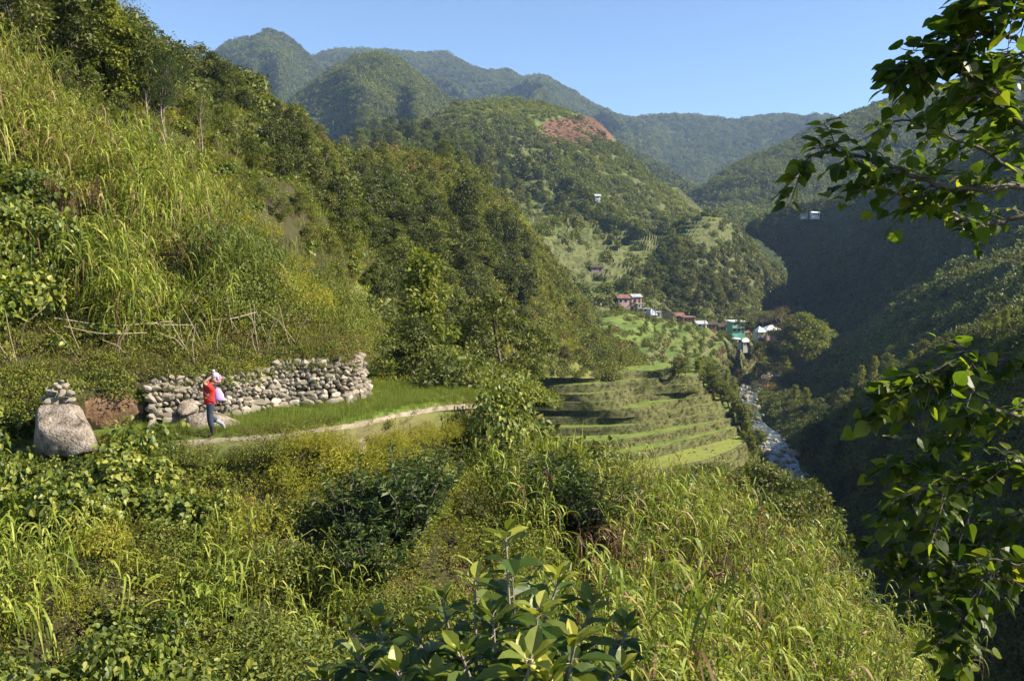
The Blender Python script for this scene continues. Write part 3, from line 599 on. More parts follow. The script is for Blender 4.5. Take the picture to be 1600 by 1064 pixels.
def tree_parts(seed, H=7, base=.35, rx=2.2, clumps=14, per=90, leaf=.25, cr_=.8, shape='round', trunk=.14, wr=.6, tmpl=OVAL2, lean=0, limbs=10, tr=(0, 1)):
    rg = np.random.default_rng(seed); T = MB(); C = MB(); t = np.linspace(0, 1, 8)
    tx = lean * H * t ** 1.5 + .04 * H * np.sin(t * 5 + seed); ty = .03 * H * np.cos(t * 4 + seed * 2) - .03 * H
    spine = np.stack([tx, ty, H * .92 * t], 1); T.tube(spine, trunk * (1.05 - .85 * t) * (1 + .5 * (t < .05)), 7)
    for k in range(clumps):
        f = (k + .5) / clumps; a = k * 2.4 + rg.normal(0, .4)
        if shape == 'cone': z = base + (1 - base) * f; rr_ = rx * (1.05 - f) * rg.uniform(.5, 1)
        elif shape == 'flat': z = rg.uniform(.8, 1); rr_ = rx * rg.random() ** .5
        elif shape == 'column': z = base + (1 - base) * f; rr_ = rx * .55 * rg.uniform(.2, 1) * math.sin(math.pi * min(1, .15 + f * .85)) ** .5
        else: z = base + (1 - base) * f; rr_ = rx * math.sin(math.pi * min(.97, .12 + f * .86)) ** .7 * rg.uniform(.35, 1)
        sp0 = cr(spine, np.array([min(z, 1) * 6.999 * rg.uniform(.65, .92)]))[0]; c = np.array([rr_ * math.cos(a) + np.interp(z, t, tx), rr_ * math.sin(a), z * H]); c[2] = max(c[2], H * base * .8)
        if k < limbs * 2:
            mid = (sp0 + c) / 2 + np.array([0, 0, -.03 * H]); T.tube(cr(np.array([sp0, mid, c]), np.linspace(0, 2, 6)), np.linspace(trunk * .35, trunk * .07, 6), 4)
        R_ = cr_ * rg.uniform(.65, 1.25) * (1.15 - .5 * f if shape == 'cone' else 1)
        n_ = int(per * rg.uniform(.7, 1.3)); d = norm(rg.normal(size=(n_, 3))); rad = rg.random(n_) ** .4
        p = c + d * (rad * R_)[:, None] * np.array([1.25, 1.25, .6]); ax = norm(d * .6 + rg.normal(0, .5, (n_, 3)) + np.array([0, 0, -.15])); nn = norm(d * .5 + np.array([0, 0, .9]) + rg.normal(0, .4, (n_, 3)))
        tb = rg.uniform(-.2, .2); leaves(C, p, ax, nn, leaf * rg.uniform(.6, 1.2, n_), leaf * wr * rg.uniform(.6, 1.2, n_), tmpl, np.clip(rg.uniform(*tr, n_) * .75 + .12 + tb, 0, 1))
    return T, C

# copies -------------------------------------------------------------
def proto(name, cat, parts):
    """parts: [(partname, mesh)]; first with '' is the thing's own mesh"""
    return (name, cat, parts)
def place(pr, loc, rz=0, scale=1, group=None, tilt=(0, 0)):
    name, cat, parts = pr
    if parts[0][0] == '':
        o = obj(name, parts[0][1], None, loc, (tilt[0], tilt[1], rz), scale, category=cat); rest = parts[1:]
    else:
        o = obj(name, None, None, loc, (tilt[0], tilt[1], rz), scale, category=cat); rest = parts
    for nm, me in rest: obj(nm, me, o)
    o['kind'] = 'thing'
    if group: o['group'] = group
    return o
def lib(name, cat, mbs, mats): return [proto(name, cat, [('', mb.mesh(name, [M[k] if isinstance(k, str) else k for k in mats]))]) for mb in mbs]
def treelib(name, cat, specs, leafm, bark='bark'):
    r = []
    for sp in specs:
        T, C = tree_parts(**sp); r.append(proto(name, cat, [('trunk', T.mesh('trunk', [M[bark]], True)), ('crown', C.mesh('crown', [M[leafm]]))]))
    return r

P_CANE = lib('cane_grass', 'grass clump', [cane(200 + k, dead=.12) for k in range(4)], ['cane', 'cane', 'dead'])
P_CANEP = lib('cane_grass', 'grass clump', [cane(210 + k, stems=24, H=2.1, dead=.14, Wd=.032) for k in range(3)], ['canepale', 'canepale', 'dead'])
P_CANEB = lib('cane_grass', 'grass clump', [cane(220 + k, stems=26, H=1.8, dead=.03) for k in range(3)], ['caneblue', 'caneblue', 'dead'])
P_ARCH = lib('arching_grass', 'grass clump', [cane(225 + k, stems=9, H=1.4, per=15, lean=1.3, L=.9, Wd=.034, droop=1.1) for k in range(3)], ['cane', 'cane', 'dead'])
P_DEAD = lib('dry_grass', 'dry grass', [cane(230 + k, stems=20, H=1.2, per=12, L=.75, droop=1.5, lean=.9, dead=.62, Wd=.035) for k in range(3)], ['cane', 'dead', 'dead'])
P_VINE = lib('vine_bush', 'bush', [clump_bush(240 + k, 1050, 6, .9, .95, .12, .85, HEART, .75) for k in range(4)], ['heart'])
P_BRIGHT = lib('leafy_bush', 'bush', [clump_bush(250 + k, 800, 6, .9, 1.0, .15, .5, OVATE, .6) for k in range(3)], ['bright'])
P_SMALL = lib('small_leaved_bush', 'bush', [clump_bush(260 + k, 1100, 7, .9, .9, .075, .6, OVAL2, .3) for k in range(4)], ['small'])
P_FINE = lib('feathery_bush', 'bush', [clump_bush(270 + k, 1300, 6, .8, .8, .085, .3, OVAL2, .5) for k in range(3)], ['fine'])
P_DARK = lib('glossy_shrub', 'shrub', [stemmy(280 + k, 44, 1.7, 26, .19, .4, OVATE, lean=.75) for k in range(3)], ['dark', 'bark'])
P_RED = lib('red_tipped_shrub', 'shrub', [stemmy(290 + k, 34, 1.7, 24, .11, .5, OVATE, lean=.7) for k in range(3)], ['redtip', 'bark'])
P_UNDER = [clump_bush(300, 130, 4, .42, .34, .075, .6), tuft(301, 50, .55, .011), clump_bush(302, 80, 3, .4, .32, .12, .8, HEART, .6, mat=1), clump_bush(303, 130, 4, .42, .32, .06, .5, mat=2), tuft(304, 46, .7, .014, mat=3), stemmy(305, 7, .6, 12, .09, .45, OVAL2, mat=4, smat=2)]
U_MATS = [M['small'], M['heart'], M['weedbrown'], M['canepale'], M['bright'], M['rice'], M['fine'], M['pink']]
P_UNDER += [clump_bush(306, 150, 4, .42, .34, .06, .35, mat=6), tuft(307, 60, .5, .01, mat=2), clump_bush(308, 110, 3, .4, .35, .06, .5, mat=7), tuft(309, 60, .6, .009, lean=.25, droop=.15, mat=5)]
UN = dict(small=0, tuftg=1, vine=2, brown=3, tuftp=4, shoots=5, fine=6, tuftb=7, pink=8, rice=9)

rr = random.Random(11)
# which growth stands where, by spots seen on the slopes: (px, py, kind)
BANK = [(60, 740, 'v'), (150, 770, 'v'), (225, 715, 'v'), (300, 775, 'v'), (390, 735, 'v'), (330, 860, 'a'), (430, 760, 'f'), (270, 810, 's'), (60, 810, 'b'), (110, 880, 'f'), (200, 950, 'v'), (300, 900, 'a'), (420, 930, 'a'), (480, 900, 'a'), (560, 740, 'd'), (600, 790, 'd'), (570, 820, 'd'), (500, 850, 's'), (440, 850, 's'),
        (480, 790, 's'), (400, 830, 'v'), (540, 700, 'f'), (640, 700, 'f'), (470, 700, 'f'), (720, 735, 'c'), (700, 770, 'a'), (680, 830, 'u'), (640, 900, 's'), (760, 700, 's'), (760, 820, 'u'), (870, 745, 'p'), (830, 720, 'p'), (950, 730, 'c'), (900, 810, 'd'), (870, 840, 'n'), (820, 800, 'c'), (1000, 770, 'p'), (1080, 770, 'c'), (950, 870, 'e'), (990, 850, 'n'),
        (1060, 880, 'c'), (1150, 850, 'c'), (1120, 920, 'e'), (1230, 850, 'r'), (1290, 890, 'r'), (1200, 790, 'r'), (1300, 960, 'c'), (1250, 930, 'c'), (1340, 950, 'r'), (1200, 1000, 'c'), (1100, 1000, 'c'), (1000, 960, 'a'), (1000, 1000, 'c'), (1350, 1030, 'c'), (50, 1000, 'v'), (120, 1000, 'b'), (300, 1020, 'v'), (230, 880, 's'), (450, 1030, 's'), (520, 970, 's'), (20, 900, 'a'), (20, 860, 'a'), (380, 980, 'v'), (180, 860, 'v'), (100, 940, 's')]
HILL = [(50, 100, 'p'), (30, 180, 'p'), (170, 120, 's'), (100, 250, 'p'), (180, 190, 'p'), (200, 150, 'c'), (20, 280, 'v'), (150, 240, 'n'), (230, 240, 'c'), (270, 270, 'c'), (300, 330, 'c'), (40, 340, 'v'), (150, 330, 'e'), (230, 360, 'e'), (290, 350, 'e'), (330, 370, 'e'), (210, 310, 'c'), (230, 400, 'c'), (100, 400, 'c'), (60, 400, 'v'), (40, 470, 'b'),
        (150, 430, 's'), (170, 400, 's'), (300, 430, 's'), (320, 460, 's'), (390, 410, 'k'), (350, 480, 's'), (430, 440, 'f'), (60, 520, 'b'), (200, 480, 'c'), (260, 470, 'a'), (130, 490, 'a'), (450, 480, 's'), (380, 330, 'f'), (10, 30, 's')]
KIND = {'v': (P_VINE, 'light green vine bush'), 'a': (P_ARCH, 'long bladed arching grass'), 'f': (P_FINE, 'feathery yellow bush'), 's': (P_SMALL, 'small leaved bush'), 'b': (P_BRIGHT, 'bright green bush'), 'd': (P_DARK, 'dark glossy shrub'),
        'c': (P_CANE, 'tall green cane clump'), 'p': (P_CANEP, 'pale yellow cane clump'), 'k': (P_CANEB, 'deep green cane clump'), 'e': (P_DEAD, 'brown dead cane clump'), 'r': (P_RED, 'red tipped shrub')}
GRP = {'v': 'vine bushes', 'a': 'arching grass clumps', 'f': 'feathery bushes', 's': 'small leaved bushes', 'b': 'bright leafy bushes', 'd': 'glossy shrubs', 'c': 'green cane clumps', 'p': 'pale cane clumps', 'k': 'deep green cane clumps', 'e': 'dead cane clumps', 'r': 'red tipped shrubs'}
def populate(key, table, n, where, size, vlim, jit=45, minsep=.6, seed=1, skip=None):
    pts = sample(key, n, None, seed, vlim, 1.5, .04, 160); kept = []
    tb = np.array([(a, b_) for a, b_, _ in table], float)
    for p in pts:
        if kept and min((p[0] - q[0]) ** 2 + (p[1] - q[1]) ** 2 for q in kept) < minsep ** 2: continue
        qx, qy, dep = [float(a[0]) for a in proj(p + np.array([0, 0, .8]))]
        if skip and skip(qx, qy, p): continue
        kept.append(p); d = (tb[:, 0] - qx - rr.gauss(0, jit * .5)) ** 2 + ((tb[:, 1] - qy - rr.gauss(0, jit * .4)) * 1.3) ** 2
        k = table[int(d.argmin())][2]
        if k in 'nu': continue
        if k in 'cp' and rr.random() < .28: k = rr.choice('ssfvb')
        pl, desc = KIND[k]; s = size * rr.uniform(.7, 1.3)
        if k == 'd' and qy < 752: continue
        if k == 'd' and key == 'bank': s *= 1.15
        if key == 'bank' and 250 < qx < 430 and qy < 760: continue
        if key == 'bank' and qx > 950: s *= 1.2
        if key == 'bank' and qy > 880 and k in 'vb': s *= .72
        o = place(rr.choice(pl), (p[0], p[1], p[2] - .12), rr.uniform(0, 6.28), (s, s, s * (rr.uniform(.8, 1.6) if k in 'vsb' else rr.uniform(.85, 1.2))), GRP[k] + ' ' + where, (rr.gauss(0, .08), rr.gauss(0, .08)))
        ask(o, desc, 1.2 * s)
def notpath(qx, qy, p): return False
populate('bank', BANK, 2.2, 'on the bank below the path', 1.05, (.25, .86), minsep=.8, seed=2)
populate('A1', HILL, 1.7, 'on the slope above the stone wall', 1.3, (.26, .78), minsep=.88, seed=3)

inell = lambda x, y, px, py, rx, ry: ((x - px) / rx) ** 2 + ((y - py) / ry) ** 2 < 1
def under(key, n, mix, size, name, label, seed, vlim=(0, 1), dens=None, mx=160, off_=-.03):
    p = sample(key, n, dens, seed, vlim, 1.0, .05, mx); r0 = np.random.default_rng(seed); N = len(p)
    nz = fbm(p[:, 0] / 2.5, p[:, 1] / 2.5, 0, seed, 2); ks = list(mix); wts_ = np.array([mix[k] for k in ks], float)
    # neighbouring plants tend to be of one kind
    u = np.clip((nz + .6) / 1.2 + r0.normal(0, .22, N), 0, .9999); cum = np.cumsum(wts_) / wts_.sum(); pk = np.searchsorted(cum, u)
    p = p + np.array([0, 0, off_]); scatter(name, P_UNDER, U_MATS, p, size * r0.uniform(.6, 1.4, N), np.array([UN[k] for k in ks])[np.clip(pk, 0, len(ks) - 1)], label, seed=seed)
under('bank', 16, dict(vine=2, small=3, tuftg=1.5, brown=2, fine=2, pink=.4, shoots=1.5), 1.0, 'undergrowth', 'mixed weeds and creepers covering the bank below the path', 5, (.2, .9), dens=lambda x, y, p: np.clip(.75 + 1.6 * fbm(p[:, 0] / 1.6, p[:, 1] / 1.6, 0, 55, 2), .05, 1) * np.where(inell(x, y, 440, 820, 50, 45) | inell(x, y, 880, 850, 80, 40) | inell(x, y, 800, 815, 60, 25), .5, 1))
under('A1', 5, dict(small=2, tuftp=2, tuftg=2, brown=1.4, shoots=1, vine=1, fine=1), 1.5, 'undergrowth', 'mixed weeds and grass covering the slope above the wall', 6, (.22, 1), dens=lambda x, y, p: np.clip(.8 + 1.4 * fbm(p[:, 0] / 2.2, p[:, 1] / 2.2, 0, 56, 2), .08, 1))
under('A1', 26, dict(small=2, vine=1.5, brown=1), .8, 'weeds', 'leafy weeds hiding the foot of the slope left of the big boulder', 10, (.0, .15), dens=lambda x, y, p: x < 75)
under('A1', 22, dict(brown=2, tuftg=1.5, small=2, fine=1.5, tuftb=1), .9, 'weeds', 'fine brown and green weeds on the strip above the stone wall', 7, (.13, .27))
under('terrace_ground', 40, dict(rice=5, tuftg=1), .42, 'rice_grass', 'thin green grass standing in the narrow field before the wall', 8, (.17, .52), dens=lambda x, y, p: (x > 200) & (x < 760))
under('terrace_ground', 26, dict(fine=2, tuftg=1.5, small=2, brown=1), .55, 'path_weeds', 'low weeds growing over the edge of the path', 9, (.08, .22), dens=lambda x, y, p: np.where((x > 530) & (x < 690), .3, np.where((x > 260) & (x < 345), .4, 1.0)))
under('terrace_ground', 14, dict(fine=1, tuftg=2, small=1), .5, 'path_weeds', 'weeds between the path and the wall', 12, (.13, .3), dens=lambda x, y, p: x < 260)

# ------------------------------------------------------------------ stone terraces on the middle slope
EDGE = [[(790, 586), (809, 584), (911, 586), (1003, 580), (1040, 580)], [(790, 603), (806, 602), (911, 602), (1003, 593), (1077, 588)], [(800, 616), (822, 615), (927, 616), (1003, 605), (1084, 600)], [(800, 628), (825, 628), (948, 628), (1003, 616), (1096, 608)],
        [(815, 638), (853, 637), (974, 640), (1042, 629), (1104, 619)], [(835, 652), (880, 652), (985, 650), (1042, 643), (1118, 630)], [(845, 668), (890, 669), (985, 665), (1050, 655), (1130, 643)], [(850, 690), (905, 690), (970, 688), (1050, 675), (1136, 657)],
        [(870, 714), (940, 712), (1016, 703), (1080, 688), (1146, 671)], [(930, 738), (1000, 735), (1068, 728), (1120, 715), (1160, 696)], [(960, 756), (1040, 752), (1090, 744), (1130, 732), (1158, 714)]]
def at_z(px, py, z):
    a = P(px, py, 1); s = z / a[2]; return (a[0] * s, s, z)
ZK = [-22 - 1.33 * k for k in range(len(EDGE) + 1)]
TE = []
for k, e in enumerate(EDGE):
    c = np.array([at_z(a, b, ZK[k]) for a, b in e]); c = np.vstack([c, c[-1] + [3.0, 6, 0], c[-1] + [4.5, 14, 0]]); c = np.vstack([c[:1] + [-10, 2, 0], c])
    c = cr(c, np.linspace(0, len(c) - 1, 110)); c[:, 2] = ZK[k]; c[:, 1] += .35 * vnoise(c[:, 0] / 3, np.full(110, k * 3.1), 0, 5); c[:, 0] += .2 * vnoise(c[:, 0] / 2, np.full(110, k * 7.1), 0, 6); TE.append(c)
M['riser'] = noisemat('riser', [(.025, .024, .012), (.065, .07, .024), (.13, .125, .05), (.08, .115, .024)], 1.1, bump=1, bscale=5, dist=.12, stops=[.3, .45, .56, .66])
M['paddy'] = noisemat('paddy', [(.08, .12, .02), (.13, .18, .03), (.18, .19, .05)], .25, bump=.5, bscale=9, dist=.06)
M['paddydry'] = noisemat('paddydry', [(.15, .16, .04), (.19, .22, .04), (.16, .12, .06)], .3, bump=.5, bscale=9, dist=.06)
tname = ['topmost', 'second from the top', 'third from the top', 'fourth from the top', 'fifth from the top, above the shallow bright field', 'sixth from the top', 'seventh from the top', 'fourth from the bottom', 'third from the bottom', 'second from the bottom', 'lowest']
RPTS = []
for k, c in enumerate(TE):
    nn_ = norm(np.stack([np.gradient(c[:, 1]), -np.gradient(c[:, 0]), 0 * c[:, 0]], 1))
    rows = []
    for q in range(8):
        f = q / 7; r = c + nn_ * (.32 * f); r[:, 2] = ZK[k] + .12 - f * (ZK[k] - ZK[k + 1] + .25)
        r = r + nn_ * (.16 * fbm(r[:, 0] * 1.3, r[:, 2] * 2.2 + k, r[:, 1] * .7, 4, 3))[:, None]; rows.append(r)
    lip = c - nn_ * .45; lip[:, 2] = ZK[k] + .10; lip2 = c - nn_ * .6; lip2[:, 2] = ZK[k] - .1
    g = np.stack([lip2, lip] + rows); PATCH['R%d' % k] = np.stack([c + [0, 0, .1], rows[2], rows[4], rows[6]])
    i_ = np.arange(g.shape[0] - 1)[:, None] * 110; j_ = np.arange(109)[None]
    o = thing('terrace_wall', 'mossy dry stone terrace wall, %s of the stepped rice fields above the river' % tname[k], 'terrace wall', group='stone walls of the rice terraces')
    me = mesh_np('stonework', g.reshape(-1, 3), np.stack([i_ + j_, i_ + j_ + 1, i_ + 111 + j_, i_ + 110 + j_], -1).reshape(-1, 4), [M['riser']], smooth=True); obj('stonework', me, o)
    # the field behind this wall
    back = (TE[k - 1] + norm(np.stack([np.gradient(TE[k - 1][:, 1]), -np.gradient(TE[k - 1][:, 0]), 0 * TE[k - 1][:, 0]], 1)) * .3) if k else c + np.array([1.5, 9, 0])
    back = back.copy(); back[:, 2] = ZK[k]; fr = np.linspace(0, 1, 5)[:, None, None]; g2 = (c - nn_ * .2)[None] * (1 - fr) + back[None] * fr; g2[..., 2] = ZK[k] + .03 * fbm(g2[..., 0], g2[..., 1], 0, 8, 3)
    i_ = np.arange(4)[:, None] * 110; PATCH['F%d' % k] = g2
    obj('terrace_field', mesh_np('terrace_field', g2.reshape(-1, 3), np.stack([i_ + j_, i_ + j_ + 1, i_ + 111 + j_, i_ + 110 + j_], -1).reshape(-1, 4), [M['paddydry' if k in (5, 9) else 'paddy']]), kind='structure')

# ------------------------------------------------------------------ dry stone wall by the path, boulders
a0c = cr(np.array(a0, float), np.linspace(0, 7, 71)); px_, py_, _ = proj(a0c)
sel = a0c[(px_ > 205) & (px_ < 556)]; wl_ = cr(sel, np.linspace(0, len(sel) - 1, 60)); wtan = norm(np.gradient(wl_, axis=0) * [1, 1, 0]); wnr = np.stack([wtan[:, 1], -wtan[:, 0], 0 * wtan[:, 0]], 1)
arc = np.r_[0, np.cumsum(np.linalg.norm(np.diff(wl_[:, :2], axis=0), axis=1))]; LW = arc[-1]
STONE = [rock_mesh('s%d' % k, 60 + k, sub=2, flat=.85, rough=.55)[1:] for k in range(14)]
wall = thing('stone_wall', 'long dry stone retaining wall of pale rounded stones behind the walker', 'stone wall')
mb = MB(); r0 = np.random.default_rng(4); nst = 0
zb = -4.95; y0 = 0
grid = []
hh = 0.0
while hh < 1.75:
    x = r0.uniform(0, .15); rh = .12 + .06 * r0.random() + (.06 if hh < .5 else 0)
    while x < LW:
        wd_ = rh * r0.uniform(.8, 2.1); i = np.interp(x + wd_ / 2, arc, np.arange(60)); p = cr(wl_, np.array([i]))[0]; nr = wnr[min(59, int(i))]; tn = wtan[min(59, int(i))]
        top = p[2] + .12 * math.sin(x * 1.7) + .05; z = zb + hh + rh / 2 + r0.normal(0, .025)
        if z < top:
            V, F = STONE[r0.integers(14)]; s = np.array([wd_ * .70, .20, rh * .82]) * r0.uniform(.9, 1.25)
            a = r0.uniform(-.35, .35); Vr = V * s; ca, sa = math.cos(a), math.sin(a); Vr = np.stack([Vr[:, 0] * ca - Vr[:, 2] * sa, Vr[:, 1], Vr[:, 0] * sa + Vr[:, 2] * ca], 1)
            bat = .30 - .30 * (hh / 1.6) + r0.normal(0, .025)
            Vw = Vr[:, :1] * tn + Vr[:, 1:2] * nr + Vr[:, 2:] * np.array([0, 0, 1.0]) + p + nr * (bat + .2); Vw[:, 2] += z - p[2]
            t_ = np.clip(r0.normal(.5, .2), 0.08, 1); mb.add(Vw, F, np.clip(t_ + .12 * fbm(V[:, 0] * 3, V[:, 1] * 3, V[:, 2] * 3, nst, 3), 0, 1)); nst += 1
        x += wd_ * .97
    hh += rh * .93
obj('masonry', mb.mesh('masonry', [M['stone']]), wall)
core = np.stack([wl_ + wnr * .12 + [0, 0, -.05], wl_ * [1, 1, 0] + wnr * .34 + [0, 0, zb]], 0); j_ = np.arange(59)
obj('earth_fill', mesh_np('earth_fill', core.reshape(-1, 3), np.stack([j_, j_ + 1, j_ + 61, j_ + 60], 1), [M['soil']]), wall)
ww = np.array([cr(wl_, np.array([q * 59 * .999]))[0] + wnr[int(q * 58)] * .3 + [0, 0, -1.3 * e] for q, e in r0.random((110, 2))])
scatter('wall_weeds', P_UNDER, U_MATS, ww, .4 * r0.uniform(.5, 1.3, 110), r0.integers(0, 9, 110), 'weeds growing from the joints of the stone wall', seed=3)
rm0 = MB(); pdr = hit(244, 662); pdr = Vector(pdr) if pdr else Vector((-10, 23.6, -4.6))
th = np.linspace(0, 6.283, 15)[:-1]
pq = np.array([wl_[3][0], wl_[3][1], -4.62]) + wnr[3] * .42
rm0.tube([pq + wnr[3] * .06, pq - wnr[3] * .3], [.15, .15], 14); obj('drain_pipe', rm0.mesh('drain_pipe', [plain('blackrubber', (.012, .012, .014), .5)], True), wall)
def big_rock(px, py, Y, w_, h_, dp, seed, label, name='boulder', z=None, rz=0, grp=None, mat='rockface', flat=1):
    V, F = rock_mesh('t', seed, sub=4, flat=1, rough=.35)[1:]
    p = P(px, py, Y); tint = .5
    me = mesh_np(name, V * [w_ / 2, dp / 2, h_ / 2], F, [M[mat]], attrs={'tint': np.full(len(V), .5)}, smooth=False)
    o = obj(name, me, None, (p[0], p[1], (p[2] if z is None else z)), (0, 0, rz), label=label, category='boulder', kind='thing'); return o
M['rockface'] = noisemat('rockface', [(.06, .05, .04), (.18, .145, .11), (.27, .225, .185), (.38, .33, .27)], 3.2, bump=1, bscale=16, dist=.06, stops=[.34, .43, .55, .66], detail=12)
# boulder with sloping flat face, shaped as a wedge
import bmesh
def wedge(name, pts, mat, seed, label, cat='boulder', **k):
    bm = bmesh.new()
    for p in pts: bm.verts.new(p)
    bmesh.ops.convex_hull(bm, input=bm.verts); bmesh.ops.bevel(bm, geom=bm.edges[:] , offset=.04, segments=1, affect='EDGES'); bmesh.ops.triangulate(bm, faces=bm.faces)
    bmesh.ops.subdivide_edges(bm, edges=bm.edges, cuts=3, use_grid_fill=True); V = np.array([v.co[:] for v in bm.verts]); F = np.array([[v.index for v in f.verts] for f in bm.faces if len(f.verts) == 3]); bm.free()
    V = V + .09 * np.stack([fbm(V[:, 0] * 2.6, V[:, 1] * 2.6, V[:, 2] * 2.6, seed + q, 5) for q in range(3)], 1)
    return obj(name, mesh_np(name, V, F, [M[mat]], smooth=True), None, label=label, category=cat, kind='thing', **k)
B = lambda px, py, Y: P(px, py, Y)
wedge('boulder', [B(58, 640, 20.9), B(66, 632, 21.0), B(108, 630, 21.0), B(122, 634, 21.1), B(156, 698, 20.0), B(96, 715, 19.9), B(60, 668, 20.2), B(50, 712, 20.6), B(150, 720, 21.8), B(60, 720, 21.8), B(130, 640, 22.2), B(62, 645, 22.2)], 'rockface', 5,
      'big pale boulder with flat sloping face and small stones piled on top')
for k, (px, py, s) in enumerate([(76, 628, .17), (90, 626, .16), (104, 627, .15), (113, 625, .11), (68, 622, .10), (82, 616, .15), (97, 615, .15), (110, 614, .13), (76, 608, .10), (90, 605, .13), (102, 603, .12), (86, 600, .07), (96, 597, .08)]):
    p = P(px, py, 21.25 + .1 * (k % 3)); me, V, F = rock_mesh('piled_stone', 80 + k, sub=2, flat=.8)
    words_ = ['wide slab at the left end of the lowest row', 'rounded stone second in the lowest row', 'rounded stone third in the lowest row', 'small stone at the right end of the lowest row', 'small stone leaning on the left end', 'stone at the left of the second row', 'stone in the middle of the second row', 'stone at the right of the second row', 'small stone at the left of the third row', 'stone in the middle of the third row', 'stone at the right of the third row', 'tiny stone left of the peak', 'tiny stone at the peak']
    obj('piled_stone', me, None, p, (0, 0, k * 1.3), (s * 1.15, s, s), label=words_[k] + ' of the boulder pile', category='stone', group='stones piled on the big boulder', kind='thing')
wedge('boulder', [B(292, 650, 23.3), B(330, 640, 23.6), B(372, 655, 23.9), B(392, 672, 23.8), B(300, 684, 22.6), B(388, 682, 22.9), B(290, 676, 22.9), B(300, 680, 24.2), B(390, 680, 24.3)], 'rockface', 9, 'broad low grey boulder at the foot of the wall behind the walker')
wedge('boulder', [B(540, 668, 24.2), B(566, 672, 24.2), B(572, 705, 23.4), B(545, 715, 23.3), B(530, 690, 23.5), B(535, 715, 24.6), B(575, 710, 24.8), B(560, 668, 25)], 'rockface', 12, 'grey rock face just under the pale edge of the path')
wedge('boulder', [B(528, 608, 27.6), B(545, 606, 27.8), B(560, 624, 27.6), B(556, 632, 27.4), B(520, 634, 27.2), B(525, 632, 28.4), B(558, 630, 28.6), B(540, 608, 28.5)], 'rockface', 15, 'pale corner boulder at the right foot of the stone wall')
wedge('boulder', [B(280, 625, 24.4), B(300, 620, 24.4), B(312, 640, 24.1), B(285, 652, 23.7), B(272, 640, 23.9), B(280, 645, 24.8), B(310, 645, 24.8), B(295, 622, 24.9)], 'rockface', 17, 'round grey stone set low in the wall left of the walker')
# the path: narrow raised edge of the field
tp = cr(np.array(t0, float), np.linspace(0, 5, 160)); tt_ = norm(np.gradient(tp, axis=0) * [1, 1, 0]); tn_ = np.stack([tt_[:, 1], -tt_[:, 0], 0 * tt_[:, 0]], 1)
wob = .07 * vnoise(tp[:, 0] * 1.1, tp[:, 1] * 0, 0, 3)[:, None]; prof = [(-.18, -.03), (-.14, .025), (-.04, .035), (.05, .03), (.08, .01), (.1, -.12)]
g = np.stack([tp + tn_ * (a + wob) + np.array([0, 0, b_]) for a, b_ in prof]); g += (.02 * fbm(g[..., 0] * 5, g[..., 1] * 5, g[..., 2] * 5, 7, 3))[..., None]
i_ = np.arange(5)[:, None] * 160; j_ = np.arange(159)[None]; obj('path', mesh_np('path', g.reshape(-1, 3), np.stack([i_ + j_, i_ + j_ + 1, i_ + 161 + j_, i_ + 160 + j_], -1).reshape(-1, 4), [M['concrete']], smooth=True), kind='structure')

# ------------------------------------------------------------------ the walker
def skin(name, chains, mat, parent=None, sub=2, root=0, bump=0):
    V = []; E = []; Rr = []; ids = {}
    for ch in chains:
        prev = None
        for key, co, r in ch:
            if key not in ids: ids[key] = len(V); V.append(co); Rr.append(r if hasattr(r, '__len__') else (r, r))
            if prev is not None and (prev, ids[key]) not in E: E.append((prev, ids[key]))
            prev = ids[key]
    me = bpy.data.meshes.new(name); me.from_pydata(V, E, []); o = obj(name, me, parent); md = o.modifiers.new('skin', 'SKIN'); md.use_smooth_shade = True
    for i, v in enumerate(me.skin_vertices[0].data): v.radius = Rr[i]; v.use_root = (i == root)
    s = o.modifiers.new('sub', 'SUBSURF'); s.levels = sub; s.render_levels = sub
    if len(mat) if isinstance(mat, list) else 0: [me.materials.append(m) for m in mat]
    else: me.materials.append(mat)
    return o
SK = plain('skin', (.34, .19, .12), .5); RED = plain('red_cloth', (.42, .025, .02), .8, .2, 8); JEAN = plain('denim', (.03, .04, .065), .85, .3, 12); BOOT = plain('rubber_boot', (.02, .02, .024), .5)
HAIR = plain('hair', (.012, .010, .010), .6); YEL = plain('yellow_print', (.65, .33, .06), .7); PUR = plain('purple_cloth', (.42, .30, .62), .75, .1, 9); GREYB = plain('boot_grey', (.22, .24, .28), .55)
person = thing('person', 'person in red shirt and dark jeans walking the path with a sack raised on the shoulder', 'person', (-7.85, 21.95, -4.66), (0, 0, .344))
person['label'] = 'walker in red shirt and dark jeans holding a sack up behind the head'
